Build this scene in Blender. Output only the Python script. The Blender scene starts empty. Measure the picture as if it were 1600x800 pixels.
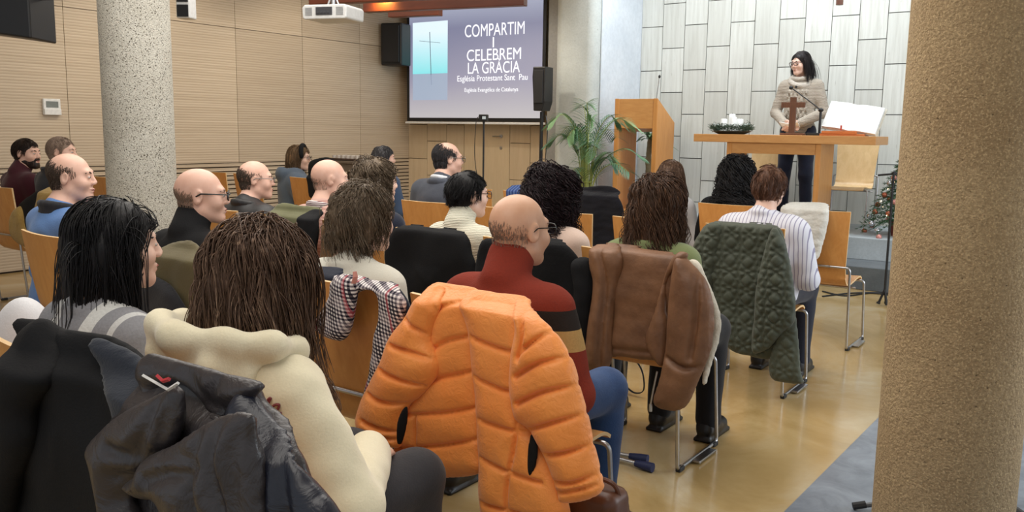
import bpy, math, random
import numpy as np
from mathutils import Vector, Matrix
from mathutils.bvhtree import BVHTree
S = bpy.context.scene
COL = S.collection
R = math.radians
rng = random.Random(7)

# ---------------------------------------------------------------- camera
FPX = 1360.0; EYE = 1.45; YAW = R(35); PITCH = R(8.2); ROLL = 0.015
FW = np.array([-math.sin(YAW)*math.cos(PITCH), math.cos(YAW)*math.cos(PITCH), -math.sin(PITCH)])
RT0 = np.array([math.cos(YAW), math.sin(YAW), 0.0]); UP0 = np.cross(RT0, FW)
RT = RT0*math.cos(ROLL) + UP0*math.sin(ROLL); UP = UP0*math.cos(ROLL) - RT0*math.sin(ROLL)
CAM = np.array([0, 0, EYE])
cd = bpy.data.cameras.new('camera'); cam = bpy.data.objects.new('camera', cd); COL.objects.link(cam)
cd.sensor_width = 36.0; cd.lens = 36.0*FPX/1600.0; cd.clip_start = 0.05
M3 = np.column_stack([RT, UP, -FW])
cam.matrix_world = Matrix([list(M3[0])+[0], list(M3[1])+[0], list(M3[2])+[EYE], [0, 0, 0, 1]])
S.camera = cam

def ray(px, py): return FW + RT*(px-800)/FPX - UP*(py-400)/FPX
def atY(px, py, Y): r = ray(px, py); return CAM + r*(Y/r[1])
def atX(px, py, X): r = ray(px, py); return CAM + r*(X/r[0])
def atZ(px, py, z): r = ray(px, py); return CAM + r*((z-EYE)/r[2])

# ---------------------------------------------------------------- light and exposure
S.view_settings.view_transform = 'Standard'; S.view_settings.look = 'None'
S.view_settings.gamma = 1.0; S.view_settings.use_curve_mapping = False
S.view_settings.exposure = 0.1
W = bpy.data.worlds.new('world'); S.world = W; W.use_nodes = True
W.node_tree.nodes['Background'].inputs[0].default_value = (0.86, 0.93, 1.0, 1)
W.node_tree.nodes['Background'].inputs[1].default_value = 0.55
def area(name, loc, size, power, color, aim=(0, 0, -1), sy=None):
    l = bpy.data.lights.new(name, 'AREA'); l.energy = power; l.color = color
    l.shape = 'RECTANGLE'; l.size = size; l.size_y = sy or size
    o = bpy.data.objects.new(name, l); COL.objects.link(o); o.location = loc
    o.rotation_euler = Vector(aim).to_track_quat('-Z', 'Y').to_euler(); return o
def spot(name, loc, aim, power, color, deg, blend=0.5, r=0.05):
    l = bpy.data.lights.new(name, 'SPOT'); l.energy = power; l.color = color
    l.spot_size = R(deg); l.spot_blend = blend; l.shadow_soft_size = r
    o = bpy.data.objects.new(name, l); COL.objects.link(o); o.location = loc
    o.rotation_euler = (Vector(aim)-Vector(loc)).to_track_quat('-Z', 'Y').to_euler(); return o
area('ceiling_lamp_audience', (-3.4, 3.4, 3.2), 4.5, 150, (1.0, 0.96, 0.90), sy=3.5)
area('ceiling_lamp_rear', (-1.2, 0.2, 3.2), 2.0, 40, (1.0, 0.95, 0.88))
area('ceiling_lamp_left', (-6.6, 6.4, 3.25), 2.2, 52, (1.0, 0.94, 0.84), sy=4.0)
area('skylight_stage', (-3.0, 8.9, 4.1), 4.2, 140, (0.88, 0.94, 1.0), aim=(0, 0.2, -1), sy=1.2)
area('window_light_right', (2.4, 6.0, 1.9), 3.5, 130, (0.86, 0.93, 1.0), aim=(-1, 0.1, -0.2), sy=2.4)
for yy in (3.6, 5.6, 7.6):
    spot('wall_washer', (-7.3, yy, 3.15), (-8.8, yy+0.2, 1.7), 42, (1.0, 0.88, 0.70), 105, 0.7)
spot('screen_wash', (-6.2, 8.2, 3.1), (-6.6, 9.8, 1.0), 45, (1.0, 0.90, 0.76), 100, 0.8)

# ---------------------------------------------------------------- materials
def new_mat(name):
    m = bpy.data.materials.new(name); m.use_nodes = True
    return m, m.node_tree.nodes, m.node_tree.links, m.node_tree.nodes['Principled BSDF']
def rgb(c):
    if max(c) > 1.0:
        c = [x/255.0 for x in c]
        c = [x/12.92 if x <= 0.04045 else ((x+0.055)/1.055)**2.4 for x in c]
    return (c[0], c[1], c[2], 1)
def node(ns, t, **kw):
    n = ns.new(t)
    for k, v in kw.items(): setattr(n, k, v)
    return n
def coords(ns, ls, scale, rot=(0, 0, 0)):
    tc = ns.new('ShaderNodeTexCoord'); mp = ns.new('ShaderNodeMapping')
    ls.new(tc.outputs['Object'], mp.inputs['Vector'])
    mp.inputs['Scale'].default_value = scale; mp.inputs['Rotation'].default_value = rot
    return mp.outputs['Vector']
def noise(ns, ls, vec, scale, detail=4, rough=0.55, dist=0.0):
    n = ns.new('ShaderNodeTexNoise'); n.inputs['Scale'].default_value = scale
    n.inputs['Detail'].default_value = detail; n.inputs['Roughness'].default_value = rough
    n.inputs['Distortion'].default_value = dist; ls.new(vec, n.inputs['Vector']); return n.outputs['Fac']
def ramp(ns, ls, fac, stops):
    r = ns.new('ShaderNodeValToRGB'); e = r.color_ramp.elements
    while len(e) < len(stops): e.new(0.5)
    for el, (p, c) in zip(e, stops): el.position = p; el.color = rgb(c)
    ls.new(fac, r.inputs['Fac']); return r.outputs['Color']
def bump(ns, ls, h, b, strength=0.3, dist=0.01):
    n = ns.new('ShaderNodeBump'); n.inputs['Strength'].default_value = strength
    n.inputs['Distance'].default_value = dist; ls.new(h, n.inputs['Height']); ls.new(n.outputs[0], b.inputs['Normal'])
def mixc(ns, ls, a, c, f, mode='MIX'):
    m = ns.new('ShaderNodeMix'); m.data_type = 'RGBA'; m.blend_type = mode
    for s, v in ((6, a), (7, c)):
        if isinstance(v, tuple): m.inputs[s].default_value = v
        else: ls.new(v, m.inputs[s])
    if isinstance(f, float): m.inputs[0].default_value = f
    else: ls.new(f, m.inputs[0])
    return m.outputs[2]
def math_n(ns, ls, op, a, b=None):
    n = ns.new('ShaderNodeMath'); n.operation = op
    for i, v in enumerate((a, b)):
        if v is None: continue
        if isinstance(v, (int, float)): n.inputs[i].default_value = v
        else: ls.new(v, n.inputs[i])
    return n.outputs[0]
_mc = {}
def plain(name, c, rough=0.5, metal=0.0, spec=0.5, emit=None, es=1.0, alpha=None):
    if name in _mc: return _mc[name]
    m, ns, ls, b = new_mat(name)
    # a faint mottling keeps the surface from reading as flat
    v = coords(ns, ls, (1, 1, 1)); f = noise(ns, ls, v, 35, 3)
    c4 = rgb(c); d = tuple(x*0.86 for x in c4[:3])
    ls.new(ramp(ns, ls, f, [(0.3, d), (0.7, c4[:3])]), b.inputs['Base Color'])
    b.inputs['Roughness'].default_value = rough; b.inputs['Metallic'].default_value = metal
    b.inputs['Specular IOR Level'].default_value = spec
    if emit: b.inputs['Emission Color'].default_value = rgb(emit); b.inputs['Emission Strength'].default_value = es
    _mc[name] = m; return m
def fabric(name, c, c2=None, rough=0.85, scale=180, bs=0.25, sheen=0.15, fold=5.0):
    if name in _mc: return _mc[name]
    m, ns, ls, b = new_mat(name); v = coords(ns, ls, (1, 1, 1))
    f = noise(ns, ls, v, fold, 4); f2 = noise(ns, ls, v, scale, 2)
    c4 = rgb(c)[:3]; c2 = rgb(c2)[:3] if c2 else tuple(x*0.78 for x in c4)
    col = ramp(ns, ls, f, [(0.3, c2), (0.7, c4)])
    ls.new(mixc(ns, ls, col, tuple(x*0.6 for x in c4)+(1,), math_n(ns, ls, 'MULTIPLY', f2, 0.35)), b.inputs['Base Color'])
    b.inputs['Roughness'].default_value = rough; b.inputs['Sheen Weight'].default_value = sheen
    b.inputs['Specular IOR Level'].default_value = 0.25
    bump(ns, ls, f2, b, bs, 0.004); _mc[name] = m; return m
def knit(name, c, rows=140, vert=False, bs=0.5):
    if name in _mc: return _mc[name]
    m, ns, ls, b = new_mat(name); v = coords(ns, ls, (1, 1, 1))
    w = ns.new('ShaderNodeTexWave'); w.bands_direction = 'X' if vert else 'Z'; w.inputs['Scale'].default_value = rows/2.75
    w.inputs['Distortion'].default_value = 2.5; w.inputs['Detail'].default_value = 2; ls.new(v, w.inputs['Vector'])
    c4 = rgb(c)[:3]
    ls.new(ramp(ns, ls, w.outputs['Fac'], [(0.0, tuple(x*0.74 for x in c4)), (0.7, c4)]), b.inputs['Base Color'])
    b.inputs['Roughness'].default_value = 0.9; b.inputs['Sheen Weight'].default_value = 0.2; b.inputs['Specular IOR Level'].default_value = 0.2
    bump(ns, ls, w.outputs['Fac'], b, bs, 0.006); _mc[name] = m; return m
def bands(name, base, stops, axis='Z', rough=0.9, fine=160):
    """stops: (lo, hi, colour) bands along one object axis over a knitted base."""
    if name in _mc: return _mc[name]
    m, ns, ls, b = new_mat(name); v = coords(ns, ls, (1, 1, 1))
    sp = ns.new('ShaderNodeSeparateXYZ'); ls.new(v, sp.inputs[0]); a = sp.outputs[axis]
    col = rgb(base); f2 = noise(ns, ls, v, fine, 2)
    for lo, hi, c in stops:
        f = math_n(ns, ls, 'MULTIPLY', math_n(ns, ls, 'GREATER_THAN', a, lo), math_n(ns, ls, 'LESS_THAN', a, hi))
        col = mixc(ns, ls, col, rgb(c), f)
    ls.new(mixc(ns, ls, col, (0.02, 0.02, 0.02, 1), math_n(ns, ls, 'MULTIPLY', f2, 0.3)), b.inputs['Base Color'])
    b.inputs['Roughness'].default_value = rough; b.inputs['Specular IOR Level'].default_value = 0.2
    bump(ns, ls, f2, b, 0.3, 0.004); _mc[name] = m; return m
def stripes(name, base, line, period, width, axis='X', rough=0.8):
    if name in _mc: return _mc[name]
    m, ns, ls, b = new_mat(name); v = coords(ns, ls, (1, 1, 1))
    sp = ns.new('ShaderNodeSeparateXYZ'); ls.new(v, sp.inputs[0])
    wob = math_n(ns, ls, 'MULTIPLY', noise(ns, ls, v, 6, 2), 0.02)
    a = math_n(ns, ls, 'ADD', sp.outputs[axis], wob)
    f = math_n(ns, ls, 'LESS_THAN', math_n(ns, ls, 'FRACT', math_n(ns, ls, 'DIVIDE', math_n(ns, ls, 'ADD', a, 10.0), period)), width/period)
    ls.new(mixc(ns, ls, rgb(base), rgb(line), f), b.inputs['Base Color'])
    b.inputs['Roughness'].default_value = rough; b.inputs['Specular IOR Level'].default_value = 0.25
    _mc[name] = m; return m
def check(name):
    m, ns, ls, b = new_mat(name); v = coords(ns, ls, (1, 1, 1)); sp = ns.new('ShaderNodeSeparateXYZ'); ls.new(v, sp.inputs[0])
    def band(ax, per, duty, skew=0.0):
        t = math_n(ns, ls, 'ADD', sp.outputs[ax], 10.0)
        if skew: t = math_n(ns, ls, 'ADD', t, math_n(ns, ls, 'MULTIPLY', sp.outputs['X' if ax == 'Z' else 'Z'], skew))
        return math_n(ns, ls, 'LESS_THAN', math_n(ns, ls, 'FRACT', math_n(ns, ls, 'DIVIDE', t, per)), duty)
    fine = math_n(ns, ls, 'ADD', math_n(ns, ls, 'MULTIPLY', band('X', 0.012, 0.5, .2), 0.5), math_n(ns, ls, 'MULTIPLY', band('Z', 0.012, 0.5, .2), 0.5))
    big = math_n(ns, ls, 'ADD', math_n(ns, ls, 'MULTIPLY', band('X', 0.075, 0.5, .2), 0.5), math_n(ns, ls, 'MULTIPLY', band('Z', 0.075, 0.5, .2), 0.5))
    f = math_n(ns, ls, 'ADD', math_n(ns, ls, 'MULTIPLY', fine, 0.7), math_n(ns, ls, 'MULTIPLY', math_n(ns, ls, 'MULTIPLY', fine, big), 0.8))
    col = ramp(ns, ls, f, [(0.05, (228, 222, 218)), (0.40, (150, 140, 146)), (0.85, (26, 26, 38))])
    red = band('X', 0.15, 0.06, .2)
    ls.new(mixc(ns, ls, col, rgb((190, 80, 90)), math_n(ns, ls, 'MULTIPLY', red, 0.55)), b.inputs['Base Color'])
    b.inputs['Roughness'].default_value = 0.9; b.inputs['Specular IOR Level'].default_value = 0.2; return m
def wood(name, c1, c2, scale=(1, 1, 1), rough=0.4, grain=9.0, bs=0.03):
    """grain runs along the axis whose scale is smallest"""
    if name in _mc: return _mc[name]
    m, ns, ls, b = new_mat(name); v = coords(ns, ls, scale)
    f = noise(ns, ls, v, grain, 6, 0.62, 0.6); f2 = noise(ns, ls, v, grain*5, 3)
    col = ramp(ns, ls, f, [(0.25, c1), (0.75, c2)])
    ls.new(mixc(ns, ls, col, tuple(x*0.7 for x in rgb(c1)[:3])+(1,), math_n(ns, ls, 'MULTIPLY', f2, 0.3)), b.inputs['Base Color'])
    b.inputs['Roughness'].default_value = rough; bump(ns, ls, f2, b, bs, 0.003); _mc[name] = m; return m
def skin(name, c):
    if name in _mc: return _mc[name]
    m, ns, ls, b = new_mat(name); v = coords(ns, ls, (1, 1, 1)); f = noise(ns, ls, v, 22, 4)
    c4 = rgb(c)[:3]
    ls.new(ramp(ns, ls, f, [(0.3, (c4[0]*0.92, c4[1]*0.86, c4[2]*0.83)), (0.7, c4)]), b.inputs['Base Color'])
    b.inputs['Roughness'].default_value = 0.45; b.inputs['Subsurface Weight'].default_value = 0.05
    b.inputs['Subsurface Radius'].default_value = (0.012, 0.005, 0.003); b.inputs['Subsurface Scale'].default_value = 0.5
    _mc[name] = m; return m
def hairmat(name, c, c2=None, rough=0.5, stretch=(60, 60, 5)):
    if name in _mc: return _mc[name]
    m, ns, ls, b = new_mat(name); v = coords(ns, ls, stretch); f = noise(ns, ls, v, 1.6, 4, 0.6)
    c4 = rgb(c)[:3]; c2 = rgb(c2)[:3] if c2 else tuple(x*2.2 for x in c4)
    ls.new(ramp(ns, ls, f, [(0.32, tuple(x*0.6 for x in c4)), (0.55, c4), (0.75, c2)]), b.inputs['Base Color'])
    b.inputs['Roughness'].default_value = rough; b.inputs['Specular IOR Level'].default_value = 0.3
    bump(ns, ls, f, b, 0.5, 0.004); _mc[name] = m; return m
METAL = plain('brushed_steel', (190, 190, 192), 0.28, 1.0)
BLACKP = plain('black_plastic', (22, 22, 24), 0.45)
RUBBER = plain('dark_rubber', (40, 40, 42), 0.7)

# ---------------------------------------------------------------- mesh helpers
class MB:
    def __init__(s): s.v = []; s.f = []; s.mi = []; s.n = 0
    def add(s, v, f, mi=0):
        v = np.asarray(v, float); s.v.append(v)
        for q in f: s.f.append([int(i)+s.n for i in q]); s.mi.append(mi)
        s.n += len(v); return s
    def box(s, lo, hi, mi=0, rot=None, c=None):
        lo = np.array(lo, float); hi = np.array(hi, float)
        P = np.array([[(lo, hi)[i][0], (lo, hi)[j][1], (lo, hi)[k][2]] for i in (0, 1) for j in (0, 1) for k in (0, 1)])
        if rot is not None:
            cc = (lo+hi)/2 if c is None else np.array(c); P = (P-cc) @ np.array(rot).T + cc
        return s.add(P, [(0, 1, 3, 2), (4, 6, 7, 5), (0, 4, 5, 1), (2, 3, 7, 6), (0, 2, 6, 4), (1, 5, 7, 3)], mi)
    def prism(s, poly, axis, a, b, mi=0):
        """poly: 2-D outline in the two other axes (order x,y,z without axis), extruded a..b"""
        n = len(poly); P = []
        for t in (a, b):
            for p in poly:
                q = list(p); q.insert(axis, t); P.append(q)
        F = [list(range(n))[::-1], list(range(n, 2*n))] + [(i, (i+1) % n, n+(i+1) % n, n+i) for i in range(n)]
        return s.add(P, F, mi)
    def tube(s, pts, r, sides=8, mi=0, closed=False, flat=None):
        v, f = tube(pts, r, sides, closed, flat); return s.add(v, f, mi)
    def ball(s, c, r, mi=0, nu=16, nv=10, rot=None):
        r = np.ones(3)*np.array(r, float); V = []; F = []
        for i in range(nv+1):
            th = math.pi*i/nv
            for j in range(nu):
                ph = 2*math.pi*j/nu; V.append([math.sin(th)*math.cos(ph), math.sin(th)*math.sin(ph), math.cos(th)])
        V = np.array(V)*r
        if rot is not None: V = V @ np.array(rot).T
        for i in range(nv):
            for j in range(nu):
                a = i*nu+j; b2 = i*nu+(j+1) % nu; F.append((a, a+nu, b2+nu, b2))
        return s.add(V+np.array(c), F, mi)
    def lathe(s, prof, c=(0, 0, 0), n=24, mi=0):
        V = []; F = []; m = len(prof)
        for (r, z) in prof:
            for j in range(n):
                a = 2*math.pi*j/n; V.append((c[0]+r*math.cos(a), c[1]+r*math.sin(a), c[2]+z))
        for i in range(m-1):
            for j in range(n): F.append((i*n+j, i*n+(j+1) % n, (i+1)*n+(j+1) % n, (i+1)*n+j))
        F.append(list(range(n))[::-1]); F.append([(m-1)*n+j for j in range(n)])
        return s.add(V, F, mi)
def tube(pts, r, sides=8, closed=False, flat=None):
    P = np.array(pts, float); n = len(P); r = np.ones(n)*np.array(r, float)
    T = np.zeros_like(P)
    T[1:-1] = P[2:]-P[:-2]; T[0] = P[1]-P[0]; T[-1] = P[-1]-P[-2]
    if closed: T[0] = P[1]-P[-1]; T[-1] = P[0]-P[-2]
    T /= np.linalg.norm(T, axis=1)[:, None]+1e-9
    u = np.cross(T[0], [0, 0, 1.0])
    if np.linalg.norm(u) < 1e-3: u = np.cross(T[0], [1.0, 0, 0])
    U = np.zeros_like(P)
    for i in range(n):
        u = u-T[i]*(u@T[i]); u = u/(np.linalg.norm(u)+1e-9); U[i] = u
    Vv = np.cross(T, U); a = 2*math.pi*np.arange(sides)/sides
    ca, sa = np.cos(a), np.sin(a)*(1 if flat is None else flat)
    V = P[:, None, :]+r[:, None, None]*(ca[None, :, None]*U[:, None, :]+sa[None, :, None]*Vv[:, None, :])
    V = V.reshape(-1, 3); F = []
    m = n if closed else n-1
    for i in range(m):
        i2 = (i+1) % n
        for j in range(sides): F.append((i*sides+j, i*sides+(j+1) % sides, i2*sides+(j+1) % sides, i2*sides+j))
    if not closed: F.append(list(range(sides))[::-1]); F.append([(n-1)*sides+j for j in range(sides)])
    return V, F
def strands_mesh(path, rad, sides=3, flat=1.0):
    """path: n x m x 3, rad: n x m -> vertices and quads of open tubes"""
    n, m, _ = path.shape; T = np.gradient(path, axis=1); T /= np.linalg.norm(T, axis=2)[..., None]+1e-9
    ref = np.array((0.31, 0.87, 0.38)); U = np.cross(T, ref); U /= np.linalg.norm(U, axis=2)[..., None]+1e-9; Vv = np.cross(T, U)
    a = 2*math.pi*np.arange(sides)/sides
    V = path[:, :, None, :]+rad[:, :, None, None]*(np.cos(a)[None, None, :, None]*U[:, :, None, :]+flat*np.sin(a)[None, None, :, None]*Vv[:, :, None, :])
    base = (np.arange(n)*m*sides)[:, None, None]+(np.arange(m-1)*sides)[None, :, None]; j = np.arange(sides)[None, None, :]; j2 = (j+1) % sides
    Q = np.stack([base+j, base+j2, base+sides+j2, base+sides+j], -1).reshape(-1, 4)
    return V.reshape(-1, 3), Q
def smooth_path(pts, n=6, closed=False):
    P = [np.array(p, float) for p in pts]; out = []; m = len(P)
    for i in range(m if closed else m-1):
        if closed: p0, p1, p2, p3 = P[i-1], P[i], P[(i+1) % m], P[(i+2) % m]
        else: p0, p1, p2, p3 = P[max(i-1, 0)], P[i], P[i+1], P[min(i+2, m-1)]
        for k in range(n):
            t = k/n
            out.append(0.5*((2*p1)+(-p0+p2)*t+(2*p0-5*p1+4*p2-p3)*t*t+(-p0+3*p1-3*p2+p3)*t**3))
    if not closed: out.append(P[-1])
    return np.array(out)
def fillet(pts, r, n=5):
    P = [np.array(p, float) for p in pts]; out = [P[0]]
    for i in range(1, len(P)-1):
        a, b, c = P[i-1], P[i], P[i+1]; da = a-b; dc = c-b
        q = min(r, np.linalg.norm(da)*.45, np.linalg.norm(dc)*.45); s = b+da/np.linalg.norm(da)*q; e = b+dc/np.linalg.norm(dc)*q
        for k in range(n+1):
            t = k/n; out.append((1-t)**2*s+2*t*(1-t)*b+t*t*e)
    out.append(P[-1]); return np.array(out)

def link(name, me, mats, parent=None, smooth=True):
    o = bpy.data.objects.new(name, me); COL.objects.link(o)
    for m in (mats if isinstance(mats, (list, tuple)) else [mats]): me.materials.append(m)
    if smooth: me.polygons.foreach_set('use_smooth', [True]*len(me.polygons))
    if parent: o.parent = parent
    return o
def mk(name, mb, mats, parent=None, smooth=False, bevel=0.0, loc=None):
    me = bpy.data.meshes.new(name); V = np.concatenate(mb.v) if mb.v else np.zeros((0, 3))
    me.from_pydata(V.tolist(), [], mb.f); o = link(name, me, mats, parent, smooth)
    if any(mb.mi): me.polygons.foreach_set('material_index', mb.mi)
    if bevel:
        b = o.modifiers.new('bevel', 'BEVEL'); b.width = bevel; b.segments = 2; b.limit_method = 'ANGLE'
    elif smooth:
        try: me.set_sharp_from_angle(angle=R(40))
        except Exception: pass
    if loc is not None: o.location = loc
    return o
def tag(o, label=None, cat=None, group=None, kind=None):
    if label: o['label'] = label
    if cat: o['category'] = cat
    if group: o['group'] = group
    if kind: o['kind'] = kind
    return o
def thing(name, label, cat, loc=(0, 0, 0), rz=0.0, group=None):
    o = bpy.data.objects.new(name, None); COL.objects.link(o); o.empty_display_size = 0.1
    o.location = loc; o.rotation_euler = (0, 0, rz); return tag(o, label, cat, group)
def np_mesh(name, V, Q):
    me = bpy.data.meshes.new(name); nq = len(Q)
    me.vertices.add(len(V)); me.vertices.foreach_set('co', np.asarray(V, np.float32).ravel())
    me.loops.add(nq*4); me.loops.foreach_set('vertex_index', np.asarray(Q, np.int32).ravel())
    me.polygons.add(nq); me.polygons.foreach_set('loop_start', np.arange(0, nq*4, 4, dtype=np.int32))
    me.update(calc_edges=True); me.validate(); return me

# ---------------------------------------------------------------- implicit surfaces
def surfnets(F, xs, ys, zs):
    s = F < 0
    c = s[:-1, :-1, :-1].astype(np.int8)
    for a in (0, 1):
        for b in (0, 1):
            for d in (0, 1):
                if a+b+d: c = c+s[a:s.shape[0]-1+a, b:s.shape[1]-1+b, d:s.shape[2]-1+d]
    idx = np.argwhere((c > 0) & (c < 8)); ids = -np.ones(c.shape, np.int64); I, J, K = idx.T; ids[I, J, K] = np.arange(len(idx))
    acc = np.zeros((len(idx), 3)); cnt = np.zeros(len(idx)); A = (xs, ys, zs)
    corners = [(a, b, d) for a in (0, 1) for b in (0, 1) for d in (0, 1)]
    for p in corners:
        for ax in range(3):
            if p[ax]: continue
            q = list(p); q[ax] = 1
            fa = F[I+p[0], J+p[1], K+p[2]]; fb = F[I+q[0], J+q[1], K+q[2]]; m = (fa < 0) != (fb < 0)
            t = np.where(m, fa/np.where(m, fa-fb, 1), 0)
            pa = np.stack([xs[I+p[0]], ys[J+p[1]], zs[K+p[2]]], 1); pb = np.stack([xs[I+q[0]], ys[J+q[1]], zs[K+q[2]]], 1)
            acc += np.where(m[:, None], pa+(pb-pa)*t[:, None], 0); cnt += m
    V = acc/np.maximum(cnt, 1)[:, None]; Q = []
    for ax in range(3):
        sl0 = [slice(1, -1)]*3; sl1 = [slice(1, -1)]*3; sl0[ax] = slice(0, -1); sl1[ax] = slice(1, None)
        a = s[tuple(sl0)]; b = s[tuple(sl1)]; e = np.argwhere(a != b)
        if not len(e): continue
        sign = a[tuple(e.T)]; off = np.array([1, 1, 1]); off[ax] = 0; g = e+off
        o1, o2 = [(1, 2), (2, 0), (0, 1)][ax]
        def cid(d1, d2):
            h = g.copy(); h[:, o1] -= d1; h[:, o2] -= d2; return ids[tuple(h.T)]
        q = np.stack([cid(1, 1), cid(0, 1), cid(0, 0), cid(1, 0)], 1)
        q[~sign] = q[~sign][:, ::-1]; Q.append(q)
    return V, np.concatenate(Q) if Q else np.zeros((0, 4), int)
def sines(P, seed, freq, n=5, aniso=(1, 1, 1)):
    r = np.random.RandomState(seed); out = 0
    for i in range(n):
        k = r.normal(size=3)*np.array(aniso); k = k/np.linalg.norm(k)*freq*(0.6+0.9*r.rand())
        out = out+np.sin(P[..., 0]*k[0]+P[..., 1]*k[1]+P[..., 2]*k[2]+r.rand()*6.28+1.2*np.sin(P[..., 2]*k[0]*.6+P[..., 0]*k[1]*.5+r.rand()*6))
    return out/n
class Field:
    def __init__(s): s.p = []; s.cuts = []; s.disp = []
    def cap(s, a, b, r1, r2=None, k=0.02, M=None, op='u'):
        a = np.array(a, float); b = np.array(b, float); r2 = r1 if r2 is None else r2
        if M is not None: a = M[:3, :3]@a+M[:3, 3]; b = M[:3, :3]@b+M[:3, 3]
        s.p.append((op, 'c', a, b, r1, r2, k)); return s
    def chain(s, pts, rs, k=0.02, M=None):
        for i in range(len(pts)-1): s.cap(pts[i], pts[i+1], rs[i], rs[i+1], k, M)
        return s
    def ell(s, c, r, k=0.02, M=None, rot=None, op='u'):
        c = np.array(c, float); Q = np.eye(3) if rot is None else np.array(rot)
        if M is not None: c = M[:3, :3]@c+M[:3, 3]; Q = M[:3, :3]@Q
        s.p.append((op, 'e', c, np.array(r, float), Q, None, k)); return s
    def box(s, c, half, r=0.01, k=0.02, M=None, rot=None, op='u'):
        c = np.array(c, float); Q = np.eye(3) if rot is None else np.array(rot)
        if M is not None: c = M[:3, :3]@c+M[:3, 3]; Q = M[:3, :3]@Q
        s.p.append((op, 'b', c, np.array(half, float), Q, r, k)); return s
    def cut(s, n, d, M=None, k=0.004):
        """keep n.p < d"""
        n = np.array(n, float); n /= np.linalg.norm(n)
        if M is not None: n2 = M[:3, :3]@n; d = d+n2@M[:3, 3]; n = n2
        s.cuts.append((n, d, k)); return s
    def noise(s, amp, freq, seed=1, aniso=(1, 1, 1), n=5): s.disp.append((amp, freq, seed, aniso, n)); return s
    def mesh(s, h=0.01, fine=None):
        lo = np.full(3, 1e9); hi = -lo
        for q in s.p:
            if q[0] != 'u': continue
            if q[1] == 'c': r = max(q[4], q[5]); l = np.minimum(q[2], q[3])-r; u = np.maximum(q[2], q[3])+r
            else:
                e = np.abs(q[4])@(q[3]+(q[5] or 0)); l = q[2]-e; u = q[2]+e
            lo = np.minimum(lo, l); hi = np.maximum(hi, u)
        pad = 0.03+2*h+sum(d[0] for d in s.disp); lo -= pad; hi += pad; ax = []
        for d in range(3):
            pts = [lo[d]]
            zones = [(z[d][0], z[d][1], z[3]) for z in (fine or [])]
            while pts[-1] < hi[d]:
                st = h
                for (a, b, hf) in zones:
                    if a-st < pts[-1] < b: st = min(st, hf)
                pts.append(pts[-1]+st)
            ax.append(np.array(pts))
        xs, ys, zs = ax; F = np.full((len(xs), len(ys), len(zs)), 0.5, np.float32)
        for op, t, a, b, c, d, k in s.p:
            m = k+3*h+0.02
            if t == 'c': r = max(c, d); l = np.minimum(a, b)-r-m; u = np.maximum(a, b)+r+m
            else: e = np.abs(c)@(b+(d or 0)); l = a-e-m; u = a+e+m
            i0, i1 = np.searchsorted(xs, (l[0], u[0])); j0, j1 = np.searchsorted(ys, (l[1], u[1])); k0, k1 = np.searchsorted(zs, (l[2], u[2]))
            if i1 <= i0 or j1 <= j0 or k1 <= k0: continue
            X = xs[i0:i1, None, None]; Y = ys[None, j0:j1, None]; Z = zs[None, None, k0:k1]
            if t == 'c':
                ab = b-a; L = ab@ab+1e-12; tt = np.clip(((X-a[0])*ab[0]+(Y-a[1])*ab[1]+(Z-a[2])*ab[2])/L, 0, 1)
                D = np.sqrt((X-a[0]-tt*ab[0])**2+(Y-a[1]-tt*ab[1])**2+(Z-a[2]-tt*ab[2])**2)-(c+(d-c)*tt)
            else:
                x, y, z = X-a[0], Y-a[1], Z-a[2]
                u0 = x*c[0, 0]+y*c[1, 0]+z*c[2, 0]; u1 = x*c[0, 1]+y*c[1, 1]+z*c[2, 1]; u2 = x*c[0, 2]+y*c[1, 2]+z*c[2, 2]
                if t == 'e':
                    k_0 = np.sqrt((u0/b[0])**2+(u1/b[1])**2+(u2/b[2])**2); k_1 = np.sqrt((u0/b[0]**2)**2+(u1/b[1]**2)**2+(u2/b[2]**2)**2)
                    D = k_0*(k_0-1)/np.maximum(k_1, 1e-6)
                else:
                    q0, q1, q2 = np.abs(u0)-b[0]+d, np.abs(u1)-b[1]+d, np.abs(u2)-b[2]+d
                    D = np.sqrt(np.maximum(q0, 0)**2+np.maximum(q1, 0)**2+np.maximum(q2, 0)**2)+np.minimum(np.maximum(np.maximum(q0, q1), q2), 0)-d
            B = F[i0:i1, j0:j1, k0:k1]
            if op == 'u':
                hh = np.clip(0.5+0.5*(B-D)/k, 0, 1); F[i0:i1, j0:j1, k0:k1] = B*(1-hh)+D*hh-k*hh*(1-hh)
            else:
                hh = np.clip(0.5-0.5*(B+D)/k, 0, 1); F[i0:i1, j0:j1, k0:k1] = B*(1-hh)-D*hh+k*hh*(1-hh)
        for amp, fr, seed, an, n in s.disp:
            I, J, K = np.where(np.abs(F) < amp*1.5+2*h)
            P = np.stack([xs[I], ys[J], zs[K]], 1); F[I, J, K] += amp*sines(P, seed, fr, n, an)
        for n, d, k in s.cuts:
            D = n[0]*xs[:, None, None]+n[1]*ys[None, :, None]+n[2]*zs[None, None, :]-d
            F = np.maximum(F, D)
        return surfnets(F, xs, ys, zs)
    def obj(s, name, mats, parent=None, h=0.01, fine=None):
        V, Q = s.mesh(h, fine); return link(name, np_mesh(name, V, Q), mats, parent)

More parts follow.
